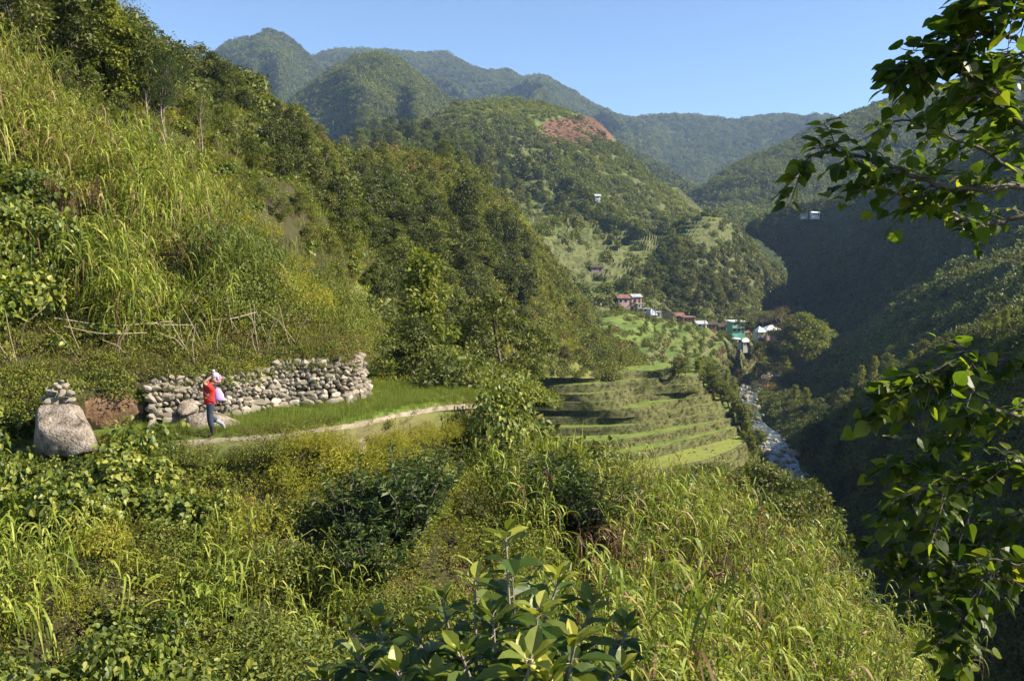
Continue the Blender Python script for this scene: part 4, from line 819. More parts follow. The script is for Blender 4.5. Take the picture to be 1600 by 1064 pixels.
# facing -x; near side is -y
body = [[('p', (0, 0, .88), (.09, .07)), ('s1', (-.01, 0, 1.02), (.11, .08)), ('s2', (-.02, 0, 1.18), (.13, .09)), ('s3', (-.02, 0, 1.30), (.12, .08)), ('n', (-.035, 0, 1.385), .055), ('h0', (-.06, 0, 1.45), .07), ('h1', (-.07, 0, 1.52), (.085, .095)), ('h2', (-.065, 0, 1.58), (.07, .085))],
        [('s3', (-.02, 0, 1.30), .14), ('sh1', (-.01, -.15, 1.325), .06), ('el1', (-.16, -.235, 1.44), .042), ('wr1', (.0, -.17, 1.555), .03), ('pa1', (.045, -.15, 1.575), .032)],
        [('s3', (-.02, 0, 1.30), .14), ('sh2', (-.03, .15, 1.325), .06), ('el2', (-.22, .23, 1.16), .042), ('wr2', (-.27, .17, 1.36), .03), ('pa2', (-.275, .15, 1.41), .032)],
        [('p', (0, 0, .88), .13), ('hi1', (-.01, -.075, .80), .065), ('kn1', (-.03, -.09, .47), .05), ('an1', (.03, -.09, .10), .042), ('fo1', (-.07, -.09, .05), .035)],
        [('p', (0, 0, .88), .13), ('hi2', (.0, .075, .80), .065), ('kn2', (-.02, .09, .47), .05), ('an2', (.27, .09, .30), .042), ('fo2', (.33, .09, .22), .035)]]
skin('body', body, SK, person)
def fingers(base, dirv, nm):
    dv = np.array(dirv, float); base = np.array(base); ch = []
    side = np.array([0, 1, 0.])
    for f in range(4):
        b0 = base + dv * .03 + side * (f - 1.5) * .018; L_ = (.06, .07, .066, .05)[f]; cu = np.array([.3, 0, -.5]) if nm == 'a' else np.array([-.4, 0, -.3])
        o = skin('finger', [[('a', tuple(b0 - dv * .02), .009), ('b', tuple(b0 + dv * L_ * .5), .009), ('c', tuple(b0 + dv * L_ * .8 + cu * L_ * .5), .008)]], SK, person, 1)
    skin('thumb', [[('a', tuple(base - dv * .01 - side * .02), .011), ('b', tuple(base + dv * .025 - side * .045), .010), ('c', tuple(base + dv * .055 - side * .05), .008)]], SK, person, 1)
fingers((.05, -.15, 1.575), (.8, 0, .6), 'a'); fingers((-.275, .15, 1.41), (-.3, 0, .95), 'b')
skin('shirt', [[('p', (0, 0, .80), (.18, .175)), ('s0', (0, 0, .90), (.18, .165)), ('s1', (-.01, 0, 1.02), (.17, .135)), ('s2', (-.02, 0, 1.17), (.185, .14)), ('s3', (-.02, 0, 1.30), (.17, .12)), ('n', (-.03, 0, 1.385), .085)],
               [('s3', (-.02, 0, 1.30), .15), ('sh1', (-.01, -.15, 1.33), .09), ('e', (-.11, -.21, 1.41), .078)], [('s3', (-.02, 0, 1.30), .15), ('sh2', (-.03, .15, 1.325), .09), ('e2', (-.16, .205, 1.22), .078)]], RED, person)
skin('trousers', [[('w', (0, 0, .96), (.14, .12)), ('p', (0, 0, .87), (.15, .125)), ('hi1', (-.01, -.085, .81), .108), ('m1', (-.025, -.09, .62), .088), ('kn1', (-.03, -.09, .47), .085), ('c1', (-.005, -.09, .33), .08), ('c3', (.01, -.09, .24), .078)],
                  [('p', (0, 0, .87), .14), ('hi2', (.0, .085, .81), .108), ('m2', (-.015, .09, .62), .088), ('kn2', (-.015, .09, .48), .085), ('c2', (.08, .09, .415), .08), ('c4', (.15, .09, .37), .076)]], JEAN, person)
skin('boot', [[('a', (-.01, -.09, .38), .066), ('b', (.015, -.09, .2), .055), ('c', (.03, -.09, .07), .052), ('d', (-.05, -.09, .045), .045), ('e', (-.12, -.09, .04), .038)]], BOOT, person)
skin('boot', [[('a', (.07, .09, .42), .064), ('b', (.18, .09, .35), .055), ('c', (.28, .09, .29), .05), ('d', (.31, .09, .22), .045), ('e', (.335, .09, .15), .036)]], GREYB, person)
skin('hair', [[('a', (-.045, 0, 1.49), (.085, .10)), ('b', (-.045, 0, 1.545), (.095, .11)), ('c', (-.055, 0, 1.605), (.07, .08))]], HAIR, person)
mb = MB()
for k, e in enumerate([-1, 1]):
    mb.tube([(-.135, e * .035, 1.535), (-.15, e * .035, 1.535)], [.012, .008], 6)
obj('eyes', mb.mesh('eyes', [HAIR]), person); mb = MB(); mb.tube([(-.14, 0, 1.525), (-.168, 0, 1.495), (-.145, 0, 1.487)], [.010, .016, .010], 6); obj('nose', mb.mesh('nose', [SK], True), person)
mb = MB(); mb.tube([(-.138, -.025, 1.462), (-.15, 0, 1.461), (-.138, .025, 1.462)], [.005, .008, .005], 5); obj('mouth', mb.mesh('mouth', [plain('lips', (.30, .10, .08), .5)], True), person)
mb = MB(); mb.tube([(-.05, -.098, 1.50), (-.045, -.104, 1.53), (-.05, -.10, 1.555)], [.012, .02, .012], 6); obj('ear', mb.mesh('ear', [SK], True), person)
mb = MB()
for x_, z_, w_, h_ in [(-.11, 1.20, .035, .05), (-.055, 1.21, .03, .05), (-.11, 1.13, .03, .03), (-.07, 1.11, .05, .06), (-.10, 1.035, .06, .02), (-.05, 1.14, .025, .04)]:
    yy = -.138 + abs(x_ + .02) * .35
    mb.box((x_, yy, z_), (w_, .012, h_), -.25)
obj('shirt_print', mb.mesh('shirt_print', [YEL]), person)
bp_ = thing('backpack', 'pale purple drawstring backpack on the back of the walker', 'backpack', (-7.85, 21.95, -4.66), (0, 0, .344))
skin('bag', [[('a', (.155, -.03, 1.27), (.03, .06)), ('b', (.195, -.03, 1.14), (.075, .12)), ('c', (.215, -.03, 1.0), (.10, .15)), ('d', (.215, -.03, .90), (.085, .14))]], PUR, bp_)
mb = MB(); 
for yy in (-.13, .08): mb.tube(cr(np.array([(.15, yy, 1.28), (.04, yy, 1.37), (-.09, yy * 1.05, 1.33), (-.14, yy * 1.1, 1.2), (-.03, yy * 1.35, 1.05), (.14, yy * 1.2, .92)]), np.linspace(0, 5, 24)), .012, 6)
obj('strap', mb.mesh('strap', [plain('dark_cord', (.05, .04, .08), .7)], True), bp_)
sk_ = thing('sack', 'white plastic sack with pink and yellow patches held behind the head of the walker', 'sack', (-7.85, 21.95, -4.66), (0, 0, .344))
ms, t, n, l = mat_new('sack_plastic'); out = n.new('ShaderNodeOutputMaterial'); b = n.new('ShaderNodeBsdfPrincipled'); tc = n.new('ShaderNodeTexCoord'); nz = n.new('ShaderNodeTexNoise'); nz.inputs['Scale'].default_value = 6; nz.inputs['Detail'].default_value = 1
l.new(tc.outputs['Object'], nz.inputs[0]); r_ = ramp(n, [(.0, (.55, .18, .28)), (.38, (.58, .40, .48)), (.44, (.60, .60, .63)), (.56, (.62, .62, .65)), (.60, (.62, .42, .12))]); r_.color_ramp.interpolation = 'CONSTANT'; l.new(nz.outputs[0], r_.inputs[0]); l.new(r_.outputs[0], b.inputs[0]); b.inputs['Roughness'].default_value = .4; l.new(b.outputs[0], out.inputs[0])
bm = bmesh.new(); bmesh.ops.create_icosphere(bm, subdivisions=4, radius=1); V = np.array([v.co[:] for v in bm.verts]); F = np.array([[v.index for v in f.verts] for f in bm.faces]); bm.free()
V = V * (1 + .75 * fbm(V[:, 0] * 1.9, V[:, 1] * 1.9, V[:, 2] * 1.9, 9, 4))[:, None] * [.135, .11, .12]; V = V @ np.array([[.85, 0, -.3], [0, 1, 0], [.25, 0, 1]]) + [.16, 0, 1.51]
obj('bag', mesh_np('bag', V, F, [ms], smooth=True), sk_)
mb = MB(); mb.tube(cr(np.array([(.08, -.02, 1.66), (.10, -.02, 1.71), (.13, -.03, 1.73)]), np.linspace(0, 2, 6)), [.03, .02, .045, .05, .03, .02], 7); obj('tied_top', mb.mesh('tied_top', [ms], True), sk_)
st = MB(); st.tube([(-.335, .14, 1.50), (-.33, .15, 1.30), (-.25, .15, 1.0), (-.14, .15, .70)], [.009, .010, .010, .008], 6)
sto = obj('walking_stick', st.mesh('walking_stick', [plain('pale_wood', (.5, .52, .42), .6)], True), None, (-7.85, 21.95, -4.66), (0, 0, .344), label='thin pale stick slanting down in front of the walker', category='stick', kind='thing')
LMK = [('red shirted walker', 335, 640), ('big pale boulder', 105, 665), ('stone wall', 420, 600), ('rock face under path', 555, 690), ('end of the path', 690, 635), ('great vine heap', 780, 640), ('dry stick fence', 260, 500), ('big leaved front shrub', 800, 930), ('three tall pines', 250, 160), ('tall yellow green tree', 665, 480),
       ('stepped rice fields', 980, 650), ('river', 1195, 660), ('green two storey house', 1150, 512), ('red fern patch', 905, 210), ('pointed hilltop', 590, 95), ('shaded mountainside', 1400, 430), ('overhanging leafy branch', 1420, 250), ('knob with small terraces', 1110, 350), ('concrete footbridge post', 1250, 590), ('upper left corner trees', 140, 40), ('pink walled house', 980, 468), ('pole on the ridge', 521, 197), ('lone round headed tree', 279, 72), ('hanging dead leaves', 960, 890), ('banana leaf tips', 1150, 1040), ('brown dead cane patch', 1130, 900), ('red tipped shrubs', 1260, 860), ('dark shrub below path', 570, 770), ('sunlit spur', 1450, 580), ('brown dead cane bank', 250, 350), ('lower terrace corner', 1140, 740), ('bright bush by frame edge', 50, 470),
       ('dark tree group on slope', 450, 240), ('dark wooded hollow', 680, 440), ('central hill crest', 700, 240), ('sunny brush flank', 900, 470), ('bottom edge cane slope', 1280, 980), ('arching grass below path', 330, 900), ('vine mass at frame edge', 60, 950), ('big village tree', 1260, 530), ('coconut palm', 1101, 490)]

# ------------------------------------------------------------------ trees
T_LUSH = treelib('lush_tree', 'tree', [dict(seed=480 + k, H=7, base=.15, rx=3.4, clumps=24, per=130, leaf=.36, cr_=.95, shape='round', trunk=.16, tr=(.15, 1)) for k in range(2)], 'treey')
T_PINE = treelib('pine_tree', 'tree', [dict(seed=400 + k, H=7, base=.42, rx=1.7, clumps=20, per=230, leaf=.17, wr=.25, cr_=.62, shape='round', trunk=.10, lean=.02) for k in range(3)], 'pine', 'barkpale')
T_DARK = treelib('dark_tree', 'tree', [dict(seed=410 + k, H=7, base=.25, rx=2.6, clumps=20, per=130, leaf=.40, cr_=.85, shape='round', trunk=.15) for k in range(4)], 'treed')
T_MID = treelib('broadleaf_tree', 'tree', [dict(seed=420 + k, H=7, base=.22, rx=2.5, clumps=18, per=130, leaf=.38, cr_=.8, shape='round', trunk=.14) for k in range(4)], 'treem')
T_YEL = treelib('young_tree', 'tree', [dict(seed=430 + k, H=7, base=.12, rx=1.9, clumps=24, per=130, leaf=.30, cr_=.62, shape='column', trunk=.09, tr=(.2, 1)) for k in range(2)], 'treey')
T_SPARSE = treelib('slender_tree', 'tree', [dict(seed=440 + k, H=7, base=.3, rx=2.4, clumps=16, per=80, leaf=.18, cr_=.75, shape='round', trunk=.09, lean=.12, limbs=16) for k in range(3)], 'treem', 'barkpale')
T_OLIVE = treelib('olive_tree', 'tree', [dict(seed=450 + k, H=6, base=.18, rx=2.5, clumps=18, per=120, leaf=.36, cr_=.75, shape='round', trunk=.12) for k in range(3)], 'olive')
T_BROWN = treelib('brownish_tree', 'tree', [dict(seed=460 + k, H=6, base=.2, rx=2.4, clumps=14, per=80, leaf=.28, cr_=.8, shape='round', trunk=.12, limbs=16) for k in range(2)], 'brownish', 'barkpale')
T_FLAT = treelib('spreading_tree', 'tree', [dict(seed=470, H=8, base=.4, rx=6.2, clumps=34, per=150, leaf=.3, cr_=1.2, shape='flat', trunk=.25, limbs=20)], 'olive', 'barkpale')
TT = dict(p=(T_PINE, 'dark feathery pine', 7), d=(T_DARK, 'dense dark green tree', 7), m=(T_MID, 'mid green broadleaf tree', 7), y=(T_YEL, 'yellow green young tree', 7), s=(T_SPARSE, 'slender open tree', 7), o=(T_OLIVE, 'olive green tree', 6), b=(T_BROWN, 'brownish thin leaved tree', 6), f=(T_FLAT, 'broad flat topped tree', 8), l=(T_LUSH, 'lush bright green tree', 7))
NT = 0
def tree(px, py, Hpx, k, group, Y=None, label=None, wide=1):
    """tree standing where (px,py) meets the ground, Hpx tall as seen"""
    global NT
    if Y is None:
        h = hit(px, py, 15)
        if group == 'trees around the village' and (k == 'l' or h and not 240 < h.y < 345): h = Vector(P(px, py, 300))
        if h is None: return None
    else: h = Vector(P(px, py, Y))
    dep = float(proj(h)[2][0]); H = Hpx * dep / FPX; lb, desc, H0 = TT[k]; s = H / H0; NT += 1
    o = place(lb[NT % len(lb)], (h.x, h.y, h.z - .1 * s), NT * 1.7, (s * wide, s * wide, s), group)
    if label: o['label'] = label
    else: ask(o, desc, H)
    return o
# named ones
tree(228, 196, 108, 'p', 'tall pines on the left slope', label='leftmost of the three tall pines, its trunk standing by itself', wide=.9)
tree(258, 214, 130, 'p', 'tall pines on the left slope', label='middle pine of three, tall bare trunk close beside its twin', wide=.9)
tree(265, 216, 128, 'p', 'tall pines on the left slope', label='pine at the right of the three, twin of the middle one', wide=1.0)
tree(312, 238, 100, 's', 'trees on the left slope', label='thin tree with forked pale trunk below the pines, towards the ridge', wide=.8)
tree(279, 104, 34, 'd', 'trees on the left skyline', label='small round headed tree alone against the sky', wide=.6)
tree(668, 622, 225, 'y', 'trees by the small fields', Y=52, label='tall yellow green young tree rising beside the small level fields', wide=1.0)
tree(648, 634, 118, 'd', 'trees by the small fields', Y=34, label='dark wide low tree before the tall yellow green tree', wide=1.15)
tree(590, 628, 62, 'd', 'trees by the small fields', Y=37, label='low dark tree at the edge of the small bright field', wide=1.2)
tree(775, 612, 150, 'o', 'trees by the small fields', Y=58, label='open olive tree with pale twigs behind the great vine heap', wide=1.0)
tree(835, 606, 95, 'm', 'trees by the small fields', Y=66, label='mid green tree at the left end of the topmost terrace wall', wide=1.0)
tree(720, 610, 110, 'm', 'trees by the small fields', Y=60, label='mid green tree just left of the open olive tree', wide=1.1)
tree(700, 640, 60, 'm', 'trees by the small fields', Y=36, wide=1.3)
UL = 'trees crowding the upper left slope'
for a in [(20, 120, 150, 'd'), (70, 115, 150, 'm'), (110, 140, 150, 'd'), (150, 150, 190, 'm'), (178, 165, 175, 'y'), (205, 180, 130, 'd'), (0, 70, 120, 'd'), (60, 60, 100, 'm'), (120, 80, 110, 'd'), (-40, 100, 140, 'm'), (185, 120, 130, 's'), (140, 190, 80, 'm'), (95, 175, 80, 'd'), (235, 130, 70, 's'), (250, 140, 70, 'd'), (215, 150, 90, 'm'),
          (240, 170, 60, 'm'), (195, 200, 55, 'm'), (175, 215, 50, 'm'), (160, 235, 40, 's')]: tree(*a, UL)
SK_ = 'trees along the left skyline'
for a in [(300, 128, 50, 's'), (315, 130, 58, 'o'), (335, 140, 55, 'd'), (352, 150, 52, 'd'), (370, 165, 50, 'm'), (290, 140, 40, 'd'), (385, 180, 38, 'd'), (350, 185, 45, 'd'), (330, 165, 40, 'm'), (430, 195, 38, 'd'), (455, 205, 35, 'd'), (470, 210, 34, 'm'), (500, 225, 30, 'o')]: tree(*a, SK_)
SL = 'trees scattered on the left slope'
for a in [(350, 225, 60, 'm'), (372, 250, 62, 's'), (395, 270, 55, 'm'), (310, 205, 55, 'm'), (345, 260, 50, 's'), (425, 250, 58, 'd'), (445, 255, 66, 'd'), (465, 250, 62, 'd'), (480, 262, 55, 'm'), (440, 285, 55, 'd'), (460, 290, 58, 'd'), (485, 285, 50, 'd'), (415, 275, 45, 'o'), (500, 300, 50, 'o'), (510, 270, 44, 'm'), (490, 330, 45, 's'), (470, 340, 40, 'm'),
          (440, 350, 40, 'o'), (520, 350, 45, 'o'), (535, 385, 40, 'm'), (510, 400, 40, 'o'), (550, 420, 45, 'm'), (480, 390, 35, 'm'), (405, 320, 35, 'm'), (460, 430, 35, 's'), (525, 440, 32, 'm')]: tree(*a, SL)
r1_ = random.Random(21)
def grove(n, poly, kinds, hpx, group, sep=14):
    pts = []; tries = 0
    xs = [p[0] for p in poly]; ys = [p[1] for p in poly]
    while len(pts) < n and tries < n * 60:
        tries += 1; x = r1_.uniform(min(xs), max(xs)); y = r1_.uniform(min(ys), max(ys)); ins = False; j = len(poly) - 1
        for i in range(len(poly)):
            if (poly[i][1] > y) != (poly[j][1] > y) and x < (poly[j][0] - poly[i][0]) * (y - poly[i][1]) / (poly[j][1] - poly[i][1]) + poly[i][0]: ins = not ins
            j = i
        if not ins or any((x - a) ** 2 + (y - b) ** 2 < sep ** 2 for a, b in pts): continue
        pts.append((x, y))
    for x, y in sorted(pts, key=lambda q: q[1]): tree(x, y, r1_.uniform(*hpx), r1_.choice(kinds), group)
grove(62, [(600, 345), (800, 360), (835, 450), (820, 560), (620, 560), (575, 460), (520, 390), (530, 330)], 'dmd', (46, 78), 'dark trees in the hollow of the central hill', 22)
grove(46, [(560, 215), (720, 230), (800, 290), (840, 345), (780, 345), (600, 335), (520, 320), (530, 250)], 'momoy', (24, 40), 'trees on top of the central hill', 22)
grove(46, [(770, 340), (820, 380), (880, 460), (960, 540), (985, 575), (860, 575), (830, 470)], 'omy', (18, 32), 'bushy trees on the sunny flank of the central hill', 22)
grove(16, [(560, 200), (650, 215), (750, 262), (770, 270), (640, 240), (540, 240)], 'dm', (28, 40), 'trees on the crest of the central hill', 16)
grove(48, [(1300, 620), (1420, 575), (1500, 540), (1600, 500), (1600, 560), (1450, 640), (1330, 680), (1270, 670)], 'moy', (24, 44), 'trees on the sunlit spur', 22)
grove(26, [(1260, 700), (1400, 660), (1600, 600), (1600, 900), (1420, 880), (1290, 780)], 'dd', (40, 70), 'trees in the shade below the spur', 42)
grove(14, [(1110, 650), (1150, 640), (1170, 700), (1130, 720)], 'oyb', (22, 32), 'bushy trees beside the lowest terraces', 14)
for px, py, Y, wpx, kd in [(1150, 738, 60, 84, 'o'), (1183, 724, 66, 88, 'm'), (1214, 730, 64, 92, 'o'), (1246, 744, 60, 92, 'm'), (1276, 768, 56, 90, 'o'), (1232, 775, 54, 84, 'm'), (1296, 800, 54, 84, 'm'), (1196, 768, 56, 80, 'o'), (1124, 752, 58, 70, 'y'), (1165, 780, 52, 76, 'm'), (1262, 806, 50, 84, 'o'), (1318, 842, 50, 84, 'd'), (1290, 850, 46, 80, 'm'), (1345, 890, 46, 84, 'd')]:
    tp_ = P(px, py, Y); zb_ = gz(tp_[0], tp_[1]); lb, desc, H0 = TT[kd]; wr_ = wpx * Y / FPX / 4.4; H = min(max(3.5, tp_[2] - zb_), 9.5 * wr_); NT += 1
    o = place(lb[NT % len(lb)], (tp_[0], tp_[1], zb_ - .2), NT * 1.3, (wr_, wr_, max(wr_ * .85, H / H0)), 'rounded trees above the gorge'); ask(o, desc, H * 1.6)
grove(12, [(1080, 590), (1130, 590), (1160, 640), (1110, 640)], 'oyb', (20, 30), 'bushes at the right end of the terraces', 14)
grove(40, [(1225, 590), (1320, 600), (1400, 570), (1290, 650), (1235, 660)], 'omy', (22, 38), 'trees on the far bank of the river', 17)
grove(20, [(1110, 560), (1230, 570), (1210, 610), (1160, 620)], 'obdb', (18, 30), 'trees between the village and the river', 15)
for a in [(1192, 524, 38, 'f')]: tree(*a, 'village trees', Y=330, label='broad flat topped tree behind the green two storey house', wide=1.0)
VT = 'trees around the village'
for a in [(1222, 522, 42, 'b'), (1236, 560, 62, 'l'), (1258, 570, 76, 'l'), (1278, 560, 54, 'l'), (1250, 540, 50, 'l'), (1183, 550, 26, 'm'), (1160, 515, 20, 'm'), (1225, 575, 40, 'm'), (1172, 522, 22, 'd'), (1205, 585, 26, 'd'), (1270, 575, 44, 'm'), (1110, 545, 14, 'o'), (1075, 520, 12, 'm'), (1240, 600, 24, 'y'), (1148, 545, 14, 'm'), (1186, 566, 34, 'o'), (1212, 572, 36, 'm'), (1228, 588, 34, 'y'), (1170, 562, 22, 'o'), (1200, 560, 18, 'd'), (1140, 534, 13, 'm'), (1125, 530, 12, 'o'), (1090, 519, 9, 'm'), (1190, 536, 16, 'm')]: tree(*a[:3], a[3], VT, wide=1.3)
grove(30, [(1000, 500), (1100, 525), (1150, 560), (1120, 580), (1060, 560), (1000, 555)], 'omyo', (9, 15), 'small bushes on the village terraces', 9)
grove(30, [(975, 455), (1070, 380), (1080, 440), (1170, 450), (1160, 480), (1000, 475)], 'do', (16, 26), 'dark trees on the terraced knob', 12)

for k in range(48):
    px = -60 + k * 16.5 + r1_.uniform(-6, 6); i = np.interp(px, *(lambda q: (q[0], np.arange(160)))(proj(tp))); b0 = cr(tp, np.array([i]))[0]; nn1 = tn_[min(159, int(i))]
    kd = 'f' if px > 420 else ('v' if px < 260 and k % 3 else 's'); walk = 290 < px < 385
    s = r1_.uniform(.3, .36) if walk else r1_.uniform(.5, .75); q = b0 + nn1 * r1_.uniform(.35, .75); pl, desc = KIND[kd]; drop = s * (1.55 if walk else (.7 if 375 < px < 525 or 140 < px < 300 else .95)) + (.25 if px > 510 or 95 < px < 150 else 0)
    o = place(r1_.choice(pl), (q[0], q[1], q[2] - drop), r1_.uniform(0, 6), (s, s, s), 'bushes along the outer edge of the path'); ask(o, desc, .5)

for k, c in enumerate(TE):
    for q in range(3):
        e = c[int(r1_.uniform(84, 108))]; kd = r1_.choice('oym'); lb, desc, H0 = TT[kd]; H = r1_.uniform(2.2, 4.0); f = H / H0
        o = place(lb[(k + q) % len(lb)], (e[0] + r1_.uniform(-1, 2), e[1] - .6, e[2] - 1.2), k + q, (f * 1.3, f * 1.3, f), 'bushy trees at the river end of the terraces'); ask(o, desc, H)
for px, py, kz in [(905, 633, 4), (928, 634, 4), (876, 640, 4), (1003, 652, 6), (955, 660, 6), (1085, 612, 3), (850, 606, 2), (1010, 606, 2)]:
    e = at_z(px, py, ZK[kz]); o = place(P_SMALL[px % 4], (e[0], e[1], e[2] - .3), px, r1_.uniform(1.0, 1.7), 'bushes on the terrace fields'); ask(o, 'rounded dark bush', 1)

# ------------------------------------------------------------------ growth nobody could count
def bushes(seedk, leafs):
    return [clump_bush(500 + seedk + k, 260, 5, 1, .85, .24, .65, OVAL2, .3, mat=m) for k, m in enumerate(leafs)]
SCRUB = bushes(0, [0, 1, 2, 3, 4]) + [tuft(520, 110, 1.5, .05, .7, .7, .5, mat=5), tuft(521, 110, 1.3, .05, .7, .8, .7, mat=6), clump_bush(522, 300, 5, 1, .7, .14, .4, mat=7)]
S_MATS = [M['small'], M['treem'], M['treed'], M['olive'], M['brownish'], M['canepale'], M['cane'], M['fine']]
SN = dict(small=0, mid=1, dark=2, olive=3, brown=4, pale=5, grass=6, fine=7)
def cover(key, n, mix, size, name, label, seed, vlim=(0, 1), dens=None, protos=None, mats=None, names=None, freq=.12, vis=4, off_=-.1, var=(.55, 1.35), mx=220):
    p = sample(key, n, dens, seed, vlim, vis, .1, mx); p = p[rdist(p)[0] > 4.0 + size * .5] if len(p) else p; r0 = np.random.default_rng(seed); N = len(p)
    if N == 0: return
    nz = fbm(p[:, 0] * freq, p[:, 1] * freq, p[:, 2] * freq, seed, 3); ks = list(mix); w_ = np.array([mix[k] for k in ks], float)
    u = np.clip((nz + .55) / 1.1 + r0.normal(0, .2, N), 0, .9999); pk = np.searchsorted(np.cumsum(w_) / w_.sum(), u)
    scatter(name, protos or SCRUB, mats or S_MATS, p + np.array([0, 0, off_]), size * (var[0] + (var[1] - var[0]) * r0.random(N) ** 1.5), np.array([(names or SN)[k] for k in ks])[np.clip(pk, 0, len(ks) - 1)], label, seed=seed)
    return N
cover('A2', 1.5, dict(pale=3, small=1.2, grass=2, brown=1.2, fine=1, olive=.8, mid=.7), .85, 'scrub', 'tall grass and low scrub covering the left slope', 31, (.0, .85), off_=-.05)
cover('A2', .10, dict(mid=2, dark=2, olive=1), 1.9, 'scrub', 'bushes dotted over the left slope', 32, (.1, .7))
cover('B', .8, dict(dark=1.5, mid=2, olive=2, small=1.6, brown=.4, pale=1.3, fine=.8), 1.4, 'scrub', 'bushy scrub covering the central hill', 33, (.0, .72))
cover('V0', .35, dict(mid=2, olive=2, small=1.5, dark=1, grass=1), 1.4, 'scrub', 'scrub on the valley side above the river', 34, (0, 1))
cover('V', .25, dict(mid=2, olive=2, dark=1, small=1), 1.8, 'scrub', 'scrub on the back of the village ridge', 30, (.74, 1))
cover('V', .03, dict(mid=1.5, olive=1.5, small=1.5, brown=.7), 1.5, 'scrub', 'scrub scattered over the village terraces', 35, (0, .8))
cover('V', .35, dict(mid=1.5, olive=1.5, dark=1, brown=1), 2.0, 'scrub', 'scrub on the steep bank by the river', 36, (0, .95), dens=lambda x, y, p: np.abs(p[:, 0] - np.interp(p[:, 1], rv[:, 1], rv[:, 0])) < 8)
cover('J', .42, dict(dark=2, mid=2, olive=1.2, small=1, fine=.5), 1.6, 'scrub', 'bushes covering the spur on the right bank', 37, (0, .8), mx=120)
cover('J', .8, dict(mid=1, olive=1, small=1), 1.2, 'scrub', 'low scrub at the edge of the river', 29, (0, .35), mx=60)
cover('BASE', .12, dict(dark=2, mid=2, olive=1), 2.2, 'scrub', 'bushes on the lower valley sides', 38, (0, 1), dens=lambda x, y, p: np.abs(p[:, 0] - np.interp(p[:, 1], rv[:, 1], rv[:, 0])) > 8)
cover('terrace_ground', .9, dict(mid=2, fine=1, small=2, dark=1), .8, 'scrub', 'scrub between the small fields and the central hill', 39, (.35, 1), dens=lambda x, y, p: (x > 585) | ((y < 556) & (x > 560)), freq=.3)
for k in range(len(TE)):
    cover('R%d' % k, 1.7, dict(grass=3, small=1.5, fine=1, olive=1, pale=1), .27, 'terrace_weeds', 'tufts of weeds growing on the terrace walls', 60 + k, vis=0, freq=.25, off_=0)
    cover('F%d' % k, .5, dict(grass=2, fine=1, small=1), .2, 'terrace_grass', 'short grass on the terrace fields', 80 + k, vis=0, freq=.15, off_=0)
cover('V0', .5, dict(grass=3, pale=2, mid=1), 1.1, 'scrub', 'reedy grass at the head of the bank', 40, (0, .3))
# forest crowns of the far slopes
def crown(seed, n=240, leaf=.22, mat=0, tall=1.0):
    rg = np.random.default_rng(seed); mb = MB()
    for k in range(3): dome(mb, rg, n // 3, .62, .62 * tall, leaf, .8, QUAD, mat, .1, .3, c=(rg.uniform(-.35, .35), rg.uniform(-.35, .35), rg.uniform(0, .3)), lo=-.5)
    return mb
CROWNS = [crown(600 + k, mat=k % 5, tall=1 + .3 * (k % 2)) for k in range(10)]
C_MATS = [M['treed'], M['treem'], M['olive'], M['treey'], M['brownish']]
CN = dict(d=0, m=1, o=2, y=3, b=4)
def forest(key, n, size, mix, label, seed, dens=None, vlim=(0, .75), freq=.02, vis=8):
    return cover(key, n, mix, size, 'forest', label, seed, vlim, dens, CROWNS, C_MATS, CN, freq, vis, -.15 * size, (.6, 1.4), 150)
terr_c = lambda x, y: inell(x, y, 930, 400, 110, 50) | inell(x, y, 800, 330, 60, 34) | inell(x, y, 1010, 390, 52, 32)
forest('C', .095, 2.8, dict(d=3, m=3, o=2, y=.6), 'forest covering the hill around the red fern patch', 41, dens=lambda x, y, p: np.where(((x - 905) / 62) ** 2 + ((y - 208) / 27) ** 2 + 1.3 * fbm(p[:, 0] / 25, p[:, 1] / 25, 0, 8, 3) < .9, .06, np.where(terr_c(x, y), .16, 1.0)), freq=.012)
cover('C', .18, dict(b=1), .9, 'red_ferns', 'rusty red ferns covering the bare shoulder of the hill', 42, (0, .75), dens=lambda x, y, p: inell(x, y, 905, 208, 60, 26), protos=[clump_bush(620, 160, 4, 1, .6, .3, .6, mat=0)], mats=[leafmat('redleaf', [(.06, .06, .022), (.10, .055, .03), (.12, .07, .04)], .15)], names=dict(b=0))
forest('D', .18, 2.2, dict(d=2, o=2, m=2), 'trees covering the terraced knob', 43, vlim=(0, 1), dens=lambda x, y, p: np.where(inell(x, y, 1112, 362, 52, 24), .12, 1.0))
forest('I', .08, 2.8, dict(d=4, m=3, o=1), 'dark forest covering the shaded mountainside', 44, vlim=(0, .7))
forest('E', .040, 4.4, dict(d=3, m=3, o=2, y=.5), 'forest covering the pointed hill', 45, vis=12)
forest('F', .020, 5.8, dict(d=3, m=2, o=1), 'forest covering the round topped far hill', 46, vis=16)
forest('G', .012, 7.5, dict(d=3, m=2, o=1), 'forest covering the long far ridge', 47, vis=20)
forest('G1', .035, 4.8, dict(d=3, m=2), 'forest covering the ridge running down behind the red patch', 48, vis=12)
forest('G2', .012, 7.5, dict(d=3, m=2, o=1), 'forest covering the blue far mountain', 49, vis=20)
forest('H', .05, 4.6, dict(d=3, m=2, o=1.5), 'forest covering the dark hill at the valley head', 50, vis=10)
forest('B', .0, 1, dict(d=1), '', 51) if 0 else None

